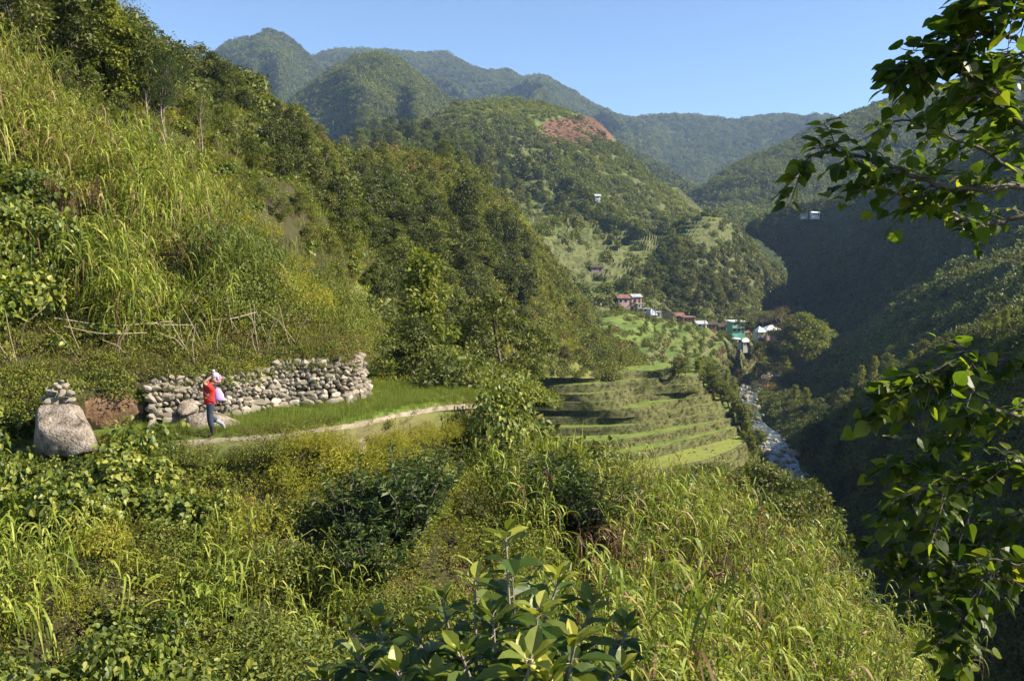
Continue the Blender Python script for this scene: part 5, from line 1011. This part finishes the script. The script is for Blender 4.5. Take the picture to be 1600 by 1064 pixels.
# ------------------------------------------------------------------ village
WALLC = {}
def wallmat(nm, c):
    if nm not in WALLC: WALLC[nm] = noisemat(nm, [tuple(np.array(c) * .8), tuple(c)], 1.5, .85, .15, 8)
    return WALLC[nm]
ROOFR = noisemat('rusty_roof', [(.10, .045, .035), (.22, .10, .075), (.20, .15, .12)], .8, .7, .1); ROOFG = noisemat('grey_roof', [(.28, .29, .31), (.45, .46, .48)], .8, .5, .1); ROOFW = noisemat('white_roof', [(.62, .66, .68), (.80, .82, .82)], .6, .5, .1)
ROOFD = noisemat('thatch_roof', [(.04, .032, .026), (.09, .07, .05)], 2, .95, .5); ROOFB = noisemat('blue_grey_roof', [(.20, .24, .32), (.30, .34, .42)], .8, .5, .1); GLASS = plain('window_dark', (.02, .025, .03), .25); WOODD = plain('door_wood', (.09, .055, .035), .7); TRIM = plain('window_trim', (.5, .48, .44), .6)
def house(label, px, py, Y, w_, h_, d_, rz, wc, roof, kind='gable', rh=1.3, nwin=2, floors=1, over=.45, name='house'):
    w_, h_, d_, rh = w_ * .9, h_ * .92, d_ * .9, rh * .92
    hq = hit(px, py, 60)
    if 60 < Y < 400 and hq and 240 < hq.y < 400: f_ = hq.y / Y; Y = hq.y; w_, h_, d_, rh = w_ * f_, h_ * f_, d_ * f_, rh * f_
    p = P(px, py, Y); z = p[2]; root = thing(name, label, 'house', (p[0], p[1], z), (0, 0, rz), 'houses of the village')
    root['kind'] = 'thing'; mb = MB(); mb.box((0, 0, h_ / 2 - .9), (w_, d_, h_ + 1.8)); wm = wallmat(*wc)
    if kind == 'gable':
        for e in (-1, 1): mb.add([(e * (w_ / 2 - .01), -d_ / 2, h_), (e * (w_ / 2 - .01), d_ / 2, h_), (e * (w_ / 2 - .01), 0, h_ + rh * .93)], [[0, 1, 2]])
    obj('wall', mb.mesh('wall', [wm]), root); rb = MB(); W2, D2 = w_ / 2 + over, d_ / 2 + over
    def slab(q, th=.09):
        q = np.array(q, float); k = len(q); V = np.vstack([q, q - [0, 0, th]]); rb.add(V, [list(range(k))]); rb.add(V, [list(range(2 * k - 1, k - 1, -1))]); rb.add(V, [[i, (i + 1) % k, k + (i + 1) % k, k + i] for i in range(k)])
    if kind == 'gable':
        e = rh * over / (d_ / 2)
        slab([(-W2, -D2, h_ - e + .06), (W2, -D2, h_ - e + .06), (W2, 0, h_ + rh + .06), (-W2, 0, h_ + rh + .06)]); slab([(-W2, 0.003, h_ + rh + .055), (W2, 0.003, h_ + rh + .055), (W2, D2, h_ - e + .06), (-W2, D2, h_ - e + .06)])
    elif kind == 'hip':
        r_x = max(0, W2 - D2)
        A = [(-W2, -D2, h_ + .02), (W2, -D2, h_ + .02), (W2, D2, h_ + .02), (-W2, D2, h_ + .02)]; R1, R2 = (-r_x - .01, 0, h_ + rh), (r_x + .01, 0, h_ + rh)
        rb.add(A + [R1, R2], [[0, 1, 5, 4], [2, 3, 4, 5]]); rb.add(A + [R1, R2], [[1, 2, 5], [3, 0, 4]]); rb.add(A, [[3, 2, 1, 0]])
    elif kind == 'shed': slab([(-W2, -D2, h_ + .1), (W2, -D2, h_ + .1), (W2, D2, h_ + .1 + rh * .5), (-W2, D2, h_ + .1 + rh * .5)])
    ro = obj('roof', rb.mesh('roof', [roof]), root)
    fh = h_ / floors
    for f in range(floors):
        for k in range(nwin):
            x = (k - (nwin - 1) / 2) * w_ / nwin; zc = fh * f + fh * .56
            if f == 0 and k == nwin - 1 and nwin > 1:
                d0 = MB(); d0.box((x, -d_ / 2 - .015, fh * .36), (.85, .07, fh * .72)); dd = obj('door', d0.mesh('door', [WOODD]), root); continue
            w0 = MB(); a, b_ = min(1.2, w_ / nwin * .55), fh * .36
            for q in ((0, b_ / 2 + .04, a + .16, .08), (0, -b_ / 2 - .04, a + .16, .08)): w0.box((x + q[0], -d_ / 2 - .03, zc + q[1]), (q[2], .08, q[3]))
            for e in (-1, 1): w0.box((x + e * (a / 2 + .04), -d_ / 2 - .03, zc), (.08, .08, b_))
            wf = obj('window', w0.mesh('window', [TRIM]), root); g0 = MB(); g0.box((x, -d_ / 2 - .012, zc), (a, .03, b_)); obj('pane', g0.mesh('pane', [GLASS]), wf)
        if kind != 'x':
            g0 = MB(); g0.box((w_ / 2 + .012, 0, fh * f + fh * .56), (.03, min(1.2, d_ * .3), fh * .36)); obj('window', g0.mesh('window', [GLASS]), root)
    if floors > 1:
        s0 = MB(); s0.box((0, -d_ / 2 - .4, fh), (w_ + .3, .8, .14)); obj('balcony', s0.mesh('balcony', [TRIM]), root)
        rl = MB(); rl.box((0, -d_ / 2 - .76, fh + .9), (w_ + .3, .05, .06))
        for k in range(9): rl.box((-(w_ + .2) / 2 + k * (w_ + .2) / 8, -d_ / 2 - .76, fh + .48), (.05, .05, .8))
        obj('railing', rl.mesh('railing', [TRIM]), root)
    return root
house('long pink walled house with rusty roof, highest in the village', 974, 476, 318, 6.6, 2.9, 5, .25, ('pink_wall', (.5, .33, .30)), ROOFR, 'gable', 1.1, 3)
house('grey roofed pink house joined beside the rusty roofed one', 992, 476, 322, 4.0, 3.4, 5, .25, ('pink_wall', (.5, .33, .30)), ROOFG, 'gable', .9, 2)
house('small pale block hut below the pink houses', 998, 483, 314, 3.2, 2.2, 3, .5, ('pale_wall', (.55, .54, .52)), ROOFG, 'shed', .6, 2)
house('white walled shed downhill of the small pale hut', 1007, 489, 313, 2.6, 1.8, 3, .2, ('white_wall', (.66, .66, .66)), ROOFW, 'shed', .5, 1)
house('steep blue grey roofed hut near the areca palms', 1017, 497, 311, 3.2, 1.2, 3.2, .5, ('brown_wall', (.16, .11, .08)), ROOFB, 'hip', 2.7, 1, name='hut')
house('little white shed between the steep hut and the tan house', 1028, 497, 311, 1.6, 2.4, 2, .1, ('white_wall', (.66, .66, .66)), ROOFG, 'shed', .4, 1)
house('tan gabled house with brown roof beside the areca palms', 1044, 499, 310, 4.6, 2.3, 4.5, 1.35, ('tan_wall', (.36, .26, .17)), ROOFD, 'gable', 1.5, 2)
house('low reddish house beside the tan gabled house', 1060, 501, 309, 3.4, 2.2, 4, .1, ('red_wall', (.30, .13, .09)), ROOFR, 'gable', .9, 2)
house('long low orange brown house, flat rusty roof', 1075, 503, 308, 4.6, 1.9, 4, .1, ('orange_wall', (.38, .22, .14)), ROOFR, 'shed', .6, 3)
house('low white house under the coconut palm', 1094, 512, 305, 4.0, 1.8, 4, .15, ('white_wall', (.66, .66, .66)), ROOFG, 'gable', .9, 2)
house('small dark roofed house between white house and green cottage', 1110, 513, 308, 3.6, 1.8, 4, .1, ('red_wall', (.30, .13, .09)), ROOFD, 'gable', .9, 2)
house('small teal cottage beside the green two storey house', 1128, 518, 312, 3.9, 2.3, 4, .15, ('teal_wall', (.08, .26, .20)), ROOFD, 'gable', 1.1, 2)
house('green two storey house with white flat roof', 1150, 520, 318, 5.8, 4.7, 5, .2, ('green_wall', (.15, .40, .30)), ROOFW, 'shed', .4, 3, 2, .5)
house('dark pyramid roofed native hut before the teal cottage', 1134, 523, 303, 2.5, .9, 2.5, .6, ('brown_wall', (.16, .11, .08)), ROOFD, 'hip', 2.1, 1, name='hut')
house('reddish low shed below the green two storey house', 1163, 525, 303, 3.0, 1.6, 3, .2, ('red_wall', (.30, .13, .09)), ROOFR, 'gable', .7, 1)
house('pale steep roofed house left of the wide white roof', 1186, 524, 312, 3.4, 1.5, 3.4, .4, ('pale_wall', (.55, .54, .52)), ROOFW, 'hip', 2.2, 1)
house('large house with wide white roof beside the bright village trees', 1204, 526, 320, 7.2, 2.8, 6, .25, ('brick_wall', (.33, .24, .22)), ROOFW, 'hip', 1.9, 4)
house('rusty balconied house under the wide white roof', 1216, 534, 308, 5.0, 4.2, 4.5, .3, ('brick_wall', (.33, .24, .22)), ROOFR, 'shed', .5, 3, 2)
house('grey weathered house standing alone below the village', 1161, 543, 285, 3.2, 2.4, 3.4, .5, ('grey_wall', (.30, .31, .31)), ROOFG, 'gable', 1.0, 2)
house('white lean-to at the side of the grey weathered house', 1152, 538, 289, 2.0, 2.0, 2.4, .5, ('white_wall', (.66, .66, .66)), ROOFW, 'shed', .3, 1)
house('lowest small grey hut among trees by the river', 1197, 553, 290, 2.6, 1.7, 3, .4, ('grey_wall', (.30, .31, .31)), ROOFG, 'gable', .8, 1)
h_ = hit(1270, 340, 60)
if h_: house('white roofed house high on the shaded mountainside', 1273, 338, h_.y - 3, 5.0, 2.2, 4, .1, ('white_wall', (.66, .66, .66)), ROOFW, 'gable', .7, 3)
if h_: house('small blue roofed shed beside the house on the shaded mountainside', 1256, 338, h_.y - 3, 4.0, 1.5, 3, .1, ('grey_wall', (.30, .31, .31)), ROOFB, 'shed', .4, 1)
h_ = hit(933, 312, 60)
if h_: house('tiny white house on the hill under the red fern patch', 933, 312, h_.y - 2, 3.2, 2.2, 3, .2, ('white_wall', (.66, .66, .66)), ROOFG, 'gable', .9, 1)
h_ = hit(935, 428, 60)
if h_: house('small stone hut among the lower terraces of the far hill', 932, 424, h_.y - 2, 6, 2.0, 3, .2, ('brick_wall', (.33, .24, .22)), ROOFD, 'gable', .6, 2)

def palm(seed, H, fr, L, lean=.05):
    rg = np.random.default_rng(seed); T = MB(); C = MB(); t = np.linspace(0, 1, 8); sp0 = np.stack([lean * H * t ** 2, 0 * t, H * t], 1); T.tube(sp0, .13 * (1.1 - .5 * t), 7); top = sp0[-1]
    for k in range(fr):
        a = k * 2.4; up = rg.uniform(.1, 1.5); d = norm(np.array([[math.cos(a), math.sin(a), up]]))[0]; tt = np.linspace(0, 1, 14); rc_ = top + d * (L * tt)[:, None]; rc_[:, 2] -= L * .75 * tt ** 2; C.tube(rc_, .02, 3)
        for q in range(1, 14):
            sd1 = np.array([-d[1], d[0], 0]); n_ = 2
            for e in (-1, 1): blades(C, rc_[q:q + 1], (sd1 * e + d * .5 + [0, 0, -.2])[None], [L * .28 * math.sin(.4 + 2.4 * tt[q])], [.09], [.35], 2, [rg.random()], 0, rg)
    return proto('palm_tree', 'palm', [('trunk', T.mesh('trunk', [M['barkpale']], True)), ('crown', C.mesh('crown', [M['treey']]))])
P_PALM = [palm(700, 8, 15, 1.7), palm(701, 7, 14, 1.5, -.04), palm(702, 6, 18, 2.6, .1)]
for k, (px, py, h, q, lb) in enumerate([(1020, 488, 27, 0, 'slim areca palm, leftmost of the village palms'), (1024, 490, 33, 1, 'slim areca palm second from the left in the village'), (1030, 490, 28, 0, 'areca palm with fuller crown above the steep roofed hut'), (1044, 492, 24, 1, 'areca palm behind the tan gabled house'), (1056, 499, 22, 2, 'short bushy palm by the low reddish house'), (1068, 497, 24, 0, 'thin areca palm behind the long low orange house'), (1101, 508, 33, 2, 'big coconut palm above the low white house')]):
    p = P(px, py, 314 + k); s = h * 314 / FPX / (8, 7, 7.4)[q]; o = place(P_PALM[q], (p[0], p[1], p[2] - .5), k * 1.1, s, 'palms in the village'); o['label'] = lb
# footbridge post, pole on the ridge
p = hit(1250, 600, 60) or Vector(P(1250, 600, 300)); root = thing('footbridge_tower', 'pale concrete footbridge tower with two legs by the river', 'tower', tuple(p)); mb = MB(); CW = plain('pale_concrete', (.45, .43, .38), .8)
dY = p.y / FPX
for e in (-1, 1): q = MB(); q.box((e * 2.2 * dY, 0, 9 * dY), (1.1 * dY, .35, 22 * dY)); obj('leg', q.mesh('leg', [CW]), root)
q = MB(); q.box((0, 0, 20.6 * dY), (5.6 * dY, .37, 1.2 * dY)); obj('beam', q.mesh('beam', [CW]), root)
p = hit(521, 212, 40) or Vector(P(521, 212, 115)); mb = MB(); L_ = 22 * p.y / FPX; mb.tube([(0, 0, -.5), (0, 0, L_)], [.09, .07], 8); root = thing('utility_pole', 'small pale pole standing on the ridge crest', 'pole', tuple(p)); obj('pole', mb.mesh('pole', [CW], True), root); q = MB(); q.box((0, 0, L_ - .15), (.45, .1, .1)); obj('cross_arm', q.mesh('cross_arm', [CW]), root)

# dry stick fence above the wall
root = thing('stick_fence', 'broken fence of dry canes across the slope above the stone wall', 'fence'); r2_ = random.Random(3)
for (xa, ya, xb, yb, sag) in [(85, 497, 270, 502, 8), (200, 492, 300, 508, 5), (330, 500, 400, 488, 3), (100, 510, 230, 520, 5)]:
    ha, hb = hit(xa, ya + 26, 3), hit(xb, yb + 26, 3)
    if ha and hb:
        a = np.array(P(xa, ya, ha.y - .3)); b_ = np.array(P(xb, yb, hb.y - .3)); m_ = (a + b_) / 2 - [0, .25, sag * ha.y / FPX]; mb = MB(); mb.tube(cr(np.stack([a, m_, b_]), np.linspace(0, 2, 20)), [.016] * 20, 5); obj('rail', mb.mesh('rail', [M['drystick']], True), root)
for k in range(34):
    x = r2_.uniform(20, 470); y = r2_.uniform(540, 572) - (18 if x > 330 else 0); h = hit(x, y, 3)
    if not h: continue
    L_ = r2_.uniform(.7, 1.7); a = r2_.gauss(0, .5); mb = MB(); mb.tube([(h.x, h.y - .1, h.z - .1), (h.x + a * L_ * .5, h.y - .25 - .1 * L_, h.z + L_ * .5), (h.x + a * L_, h.y - .4 + r2_.uniform(-.2, .3), h.z + L_ * math.cos(min(1.2, abs(a))))], [.014, .011, .007], 5)
    obj('stake', mb.mesh('stake', [M['drystick']], True), root)

# great vine heap by the end of the path
V_BIG = lib('vine_heap', 'vine', [clump_bush(800, 3000, 9, 1.0, 1.25, .105, .85, HEART, .8, spread=.5)], ['heart'])
p = P(778, 716, 27.5); o = place(V_BIG[0], p, .4, (1.15, 1.1, 1.85)); o['label'] = 'great rounded heap of light green vine beside the end of the path'
p = P(800, 735, 26.5); o = place(P_SMALL[1], p, .4, (1.2, 1.2, 1.2)); o['label'] = 'small leaved bush at the foot of the great vine heap'
for q, (px, py, sz, lb) in enumerate([(72, 752, .55, 'light green creeper covering the left foot of the big pale boulder'), (118, 748, .5, 'light green creeper covering the right foot of the big pale boulder')]):
    o = place(P_VINE[q], P(px, py, 19.6), q, sz); o['label'] = lb
# hanging dead leaves
p = hit(960, 900, 3); mb = MB(); rg = np.random.default_rng(9)
for k in range(70): pass
b0 = np.stack([rg.normal(0, .45, 260), rg.normal(0, .25, 260), rg.uniform(1.0, 1.45, 260)], 1); az = rg.uniform(0, 6.28, 260); blades(mb, b0, np.stack([np.cos(az) * .7, np.sin(az) * .7, rg.uniform(-.1, .5, 260)], 1), rg.uniform(.5, 1.1, 260), .03, 1.3, 5, None, 0, rg)
o = obj('hanging_dead_leaves', mb.mesh('hanging_dead_leaves', [M['dead']]), None, tuple(p) if p else P(960, 880, 17), label='skirt of brown dead leaves hanging over a dark hollow', category='dead leaves', kind='thing')

# ------------------------------------------------------------------ leafy tree close on the right, its boughs reaching into view
def bough(rg, mb_wood, mb_leaf, pts, r0_, tw, tlen, leaf, per=6, dirb=(-.5, 0, .0), tmpl=HEART, tips=.6, tmin=.15):
    pts = np.array(pts, float); n = len(pts); c = cr(pts, np.linspace(0, n - 1, 30)); c += rg.normal(0, .006, c.shape); mb_wood.tube(c, np.linspace(r0_, r0_ * .25, 30), 7)
    tw = int(tw * .8)
    for k in range(tw):
        t = tmin + (1 - tmin) * (k + rg.random()) / tw; b = cr(c, np.array([t * 28.99]))[0]; tg_ = norm(c[min(29, int(t * 29) + 1)] - c[max(0, int(t * 29) - 1)])
        d = norm(tg_ * .6 + rg.normal(0, .6, 3) * [1, .8, .9] + np.array(dirb)); L = tlen * rg.uniform(.5, 1.2) * (1.1 - .4 * t); tt = np.linspace(0, 1, 8); q = b + d * (L * tt)[:, None]; q[:, 2] -= .18 * L * tt ** 2 - .05 * L * np.sin(tt * 5); mb_wood.tube(q, np.linspace(r0_ * .22, .0022, 8), 4)
        m = max(3, int(per * rg.uniform(.7, 1.3))); ts = np.linspace(.2, 1, m); base = cr(q, ts * 6.999); s = np.array([1 if i % 2 else -1 for i in range(m)])
        sdv = norm(np.cross(d, [0, 0, 1.0]) + rg.normal(0, .2, 3)); ax = norm(d * .55 + sdv * s[:, None] * .9 + np.array([0, 0, -.35]) + rg.normal(0, .28, (m, 3)))
        pet = .35 * leaf; tipb = base + ax * pet
        for i in range(m): mb_wood.tube([base[i], tipb[i]], [.0022, .0016], 3, cap=False)
        nn = norm(np.array([0, 0, 1.0]) + rg.normal(0, .45, (m, 3))); Lf = leaf * .88 * rg.uniform(.55, 1.25, m); leaves(mb_leaf, tipb, ax, nn, Lf, Lf * rg.uniform(.78, .95, m), tmpl, np.clip(rg.beta(1.6, 2.2, m), 0, 1))
rg = np.random.default_rng(31)
ot = thing('overhanging_tree', 'leafy tree close by, heart shaped leaves on boughs reaching in from the right', 'tree', (0, 0, 0)); YB = 4.6
trunk = MB(); gx, gy = 4.9, 4.3; g0 = -2.6
trunk.tube(cr(np.array([(gx, gy, g0 - .4), (gx + .05, gy, -1.2), (gx - .1, gy + .1, 0), (gx - .05, gy + .1, 1.2), (gx - .2, gy, 2.5)]), np.linspace(0, 4, 24)), np.linspace(.15, .06, 24), 10); obj('trunk', trunk.mesh('trunk', [M['bark']], True), ot)
LB = [([W(gx - .1, gy + .1, 1.4), P(1700, 10, 4.3), P(1620, -10, 4.3), P(1560, 0, 4.3), P(1510, 25, 4.3)], .014, 26, .26, .105),
      ([W(gx - .1, gy + .1, .3), P(1750, 310, 4.7), P(1600, 293, 4.7), P(1527, 296, 4.6), P(1470, 291, 4.6), P(1420, 271, 4.55), P(1373, 250, 4.5), P(1300, 238, 4.45), P(1262, 245, 4.45)], .022, 34, .30, .088),
      ([W(gx - .1, gy + .1, .1), P(1750, 330, 4.9), P(1600, 339, 4.9), P(1556, 348, 4.9), P(1516, 346, 4.85), P(1470, 325, 4.8), P(1400, 300, 4.8), P(1330, 290, 4.8)], .018, 20, .22, .075),
      ([W(gx - .1, gy + .1, .6), P(1720, 330, 5.0), P(1600, 275, 5.0), P(1534, 236, 5.0), P(1491, 218, 5.0), P(1430, 190, 4.9), P(1380, 190, 4.9)], .017, 22, .30, .08),
      ([W(gx - .1, gy + .1, .9), P(1720, 250, 4.5), P(1600, 196, 4.5), P(1577, 168, 4.5), P(1530, 130, 4.4), P(1470, 100, 4.4), P(1420, 120, 4.3)], .018, 34, .30, .105),
      ([W(gx - .1, gy + .1, 1.1), P(1700, 120, 4.4), P(1600, 70, 4.4), P(1550, 50, 4.4), P(1500, 70, 4.3), P(1450, 105, 4.3)], .016, 28, .28, .105),
      ([W(gx - .1, gy + .1, 1.1), P(1700, 150, 4.9), P(1600, 120, 4.9), P(1560, 110, 4.9), P(1490, 160, 4.8)], .014, 24, .34, .10),
      ([W(gx - .1, gy + .1, -.3), P(1720, 520, 4.6), P(1600, 560, 4.6), P(1530, 560, 4.5), P(1480, 575, 4.5), P(1430, 610, 4.4), P(1400, 640, 4.4)], .018, 44, .34, .10),
      ([W(gx - .1, gy + .1, -.5), P(1720, 640, 4.9), P(1600, 650, 4.9), P(1540, 640, 4.8), P(1490, 680, 4.8), P(1450, 710, 4.7), P(1415, 725, 4.7)], .016, 42, .34, .095),
      ([W(gx - .1, gy + .1, -.7), P(1720, 720, 4.4), P(1600, 730, 4.4), P(1540, 745, 4.4), P(1480, 770, 4.3), P(1430, 770, 4.3)], .014, 34, .32, .09),
      ([W(gx - .1, gy + .1, -.9), P(1720, 900, 4.8), P(1600, 893, 4.8), P(1520, 885, 4.8), P(1470, 895, 4.7), P(1430, 880, 4.6), P(1405, 850, 4.6)], .018, 44, .32, .085),
      ([W(gx - .1, gy + .1, -1.0), P(1720, 880, 4.4), P(1600, 880, 4.4), P(1530, 930, 4.3), P(1500, 990, 4.2), P(1510, 1040, 4.2)], .015, 34, .26, .10),
      ([W(gx - .1, gy + .1, -.9), P(1700, 800, 4.6), P(1600, 820, 4.6), P(1520, 840, 4.6), P(1440, 820, 4.5)], .014, 34, .30, .08)]
for k, (pts, r0_, tw, tl, lf) in enumerate(LB):
    wm_, lm_ = MB(), MB(); bough(rg, wm_, lm_, pts, r0_, tw, tl, lf, 8, tmin=.25)
    o = obj('bough', wm_.mesh('bough', [M['bark']], True), ot); obj('leaves', lm_.mesh('leaves', [M['near']]), o)
# unseen top of the same tree, which shades the boughs
wm_, lm_ = MB(), MB(); bough(rg, wm_, lm_, [(gx - .2, gy, 2.4), (gx - .6, gy, 2.9), (gx - 1.2, gy + .1, 3.1)], .04, 60, .8, .11, 8, dirb=(0, 0, .1)); bough(rg, wm_, lm_, [(gx - .2, gy, 1.0), (gx + .3, gy, 1.4), (gx + .9, gy + .1, 1.8)], .04, 50, .7, .11, 8, dirb=(0, 0, .1))
o = obj('bough', wm_.mesh('bough', [M['bark']], True), ot); obj('leaves', lm_.mesh('leaves', [M['near']]), o)

# big leaved shrub in front
fs = thing('big_leaved_shrub', 'big leaved shrub close in front with pale green top leaves', 'shrub', (0, 0, 0)); rg = np.random.default_rng(77)
for k, (px, py, Y, L0) in enumerate([(790, 835, 4.3, .15), (742, 905, 4.4, .14), (875, 900, 4.5, .14), (925, 945, 4.6, .14), (690, 935, 4.5, .14), (590, 975, 4.8, .15), (650, 990, 4.5, .16), (840, 950, 4.1, .17), (770, 960, 4.2, .16), (980, 985, 4.8, .15), (900, 1000, 4.1, .19), (830, 1030, 3.8, .19), (720, 1020, 4.0, .17), (560, 1030, 4.6, .15), (620, 1050, 4.2, .16), (970, 1050, 4.4, .15), (500, 1060, 4.7, .15), (800, 895, 4.7, .14), (545, 985, 5.0, .13), (860, 1060, 3.8, .2), (680, 1070, 4.1, .18)]):
    tip = np.array(P(px, py, Y)); base = np.array([tip[0] * .55 + .0, Y + .1, -2.9]); mid = (tip + base) / 2 + [rg.normal(0, .05), 0, 0]; c = cr(np.stack([base, mid, tip]), np.linspace(0, 2, 20)); wm_ = MB(); wm_.tube(c, np.linspace(.016, .006, 20), 6); lm_ = MB()
    m = 32; ts = np.r_[np.linspace(.4, .92, m - 8), np.linspace(.94, 1, 8)]; b = cr(c, ts * 18.99); az = np.arange(m) * 2.4 + k; topw = ts > .92; up = np.where(topw, rg.uniform(.3, 1.6, m), rg.uniform(-.2, .5, m))
    ax = norm(np.stack([np.cos(az), np.sin(az), up], 1)); nn = norm(np.stack([-np.cos(az) * up * .6, -np.sin(az) * up * .6, np.ones(m)], 1) + rg.normal(0, .25, (m, 3))); Lf = L0 * rg.uniform(.75, 1.15, m) * np.where(topw, .72, 1)
    for i in range(m): wm_.tube([b[i], b[i] + ax[i] * .035], [.004, .003], 4, cap=False)
    leaves(lm_, b + ax * .03, ax, nn, Lf * 1.08, Lf * .74, OVATE, np.clip(np.where(topw, rg.uniform(.4, 1.0, m), rg.uniform(0, .7, m)), 0, 1))
    o = obj('stem', wm_.mesh('stem', [M['barkpale']], True), fs); obj('leaves', lm_.mesh('leaves', [M['nearbig']]), o)
# banana leaves at the very bottom
bn = thing('banana_plant', 'low banana plant showing broad green leaf tips below the cane', 'banana plant', P(1180, 1190, 6.5)); rg = np.random.default_rng(5)
for k, (a, up, L_) in enumerate([(2.6, .9, 1.1), (1.9, 1.1, 1.1), (.6, .8, 1.2), (.1, .7, 1.0), (3.3, .6, 1.0), (1.2, 1.3, 1.0)]):
    mb = MB(); blades(mb, np.array([[0, 0, 0.]]), np.array([[math.cos(a), math.sin(a), up]]), [L_], [.26], [.45], 12, [.5 + .1 * k - .2], 0, rg); obj('leaf', mb.mesh('leaf', [M['banana']], True), bn)

# ------------------------------------------------------------------ haze filling the valley
hm, t, n, l = mat_new('haze'); out = n.new('ShaderNodeOutputMaterial'); v = n.new('ShaderNodeVolumePrincipled'); v.inputs['Color'].default_value = (.42, .62, 1.0, 1); v.inputs['Density'].default_value = .00011; v.inputs['Anisotropy'].default_value = .0
l.new(v.outputs[0], out.inputs['Volume']); mb = MB(); mb.box((300, 2060, 300), (5840, 4320, 760)); obj('haze', mb.mesh('haze', [hm]), kind='stuff', label='pale blue haze hanging in the valley')

# ------------------------------------------------------------------ labels for the repeats: by where each stands
bpy.context.view_layer.update()
ORD = ['', 'second', 'third', 'fourth', 'fifth', 'sixth', 'seventh', 'eighth', 'ninth', 'tenth', 'eleventh', 'twelfth', 'thirteenth', 'fourteenth', 'fifteenth', 'sixteenth', 'seventeenth', 'eighteenth', 'nineteenth', 'twentieth', 'twenty-first', 'twenty-second', 'twenty-third', 'twenty-fourth', 'twenty-fifth', 'twenty-sixth', 'twenty-seventh', 'twenty-eighth', 'twenty-ninth', 'thirtieth']
buck = {}
for o, desc, h in THINGS:
    p = np.array(o.matrix_world.translation) + [0, 0, h * .5]; qx, qy, dep = [float(a[0]) for a in proj(p)]
    li = min(range(len(LMK)), key=lambda i: (LMK[i][1] - qx) ** 2 + (LMK[i][2] - qy) ** 2); nm, lx, ly = LMK[li]; dx, dy = qx - lx, qy - ly; a = math.degrees(math.atan2(-dy, dx)) % 360
    dr = ['right of', 'above right of', 'above', 'above left of', 'left of', 'below left of', 'below', 'below right of'][int((a + 22.5) // 45) % 8]
    buck.setdefault((desc, dr, nm), []).append((dx * dx + dy * dy, o))
for (desc, dr, nm), lst in buck.items():
    lst.sort(key=lambda q: q[0])
    for k, (_, o) in enumerate(lst):
        o['label'] = '%s %s the %s' % (desc, dr, nm) + ('' if len(lst) == 1 else (', nearest to it' if k == 0 else ', %s out' % (ORD[k] if k < len(ORD) else 'far')))
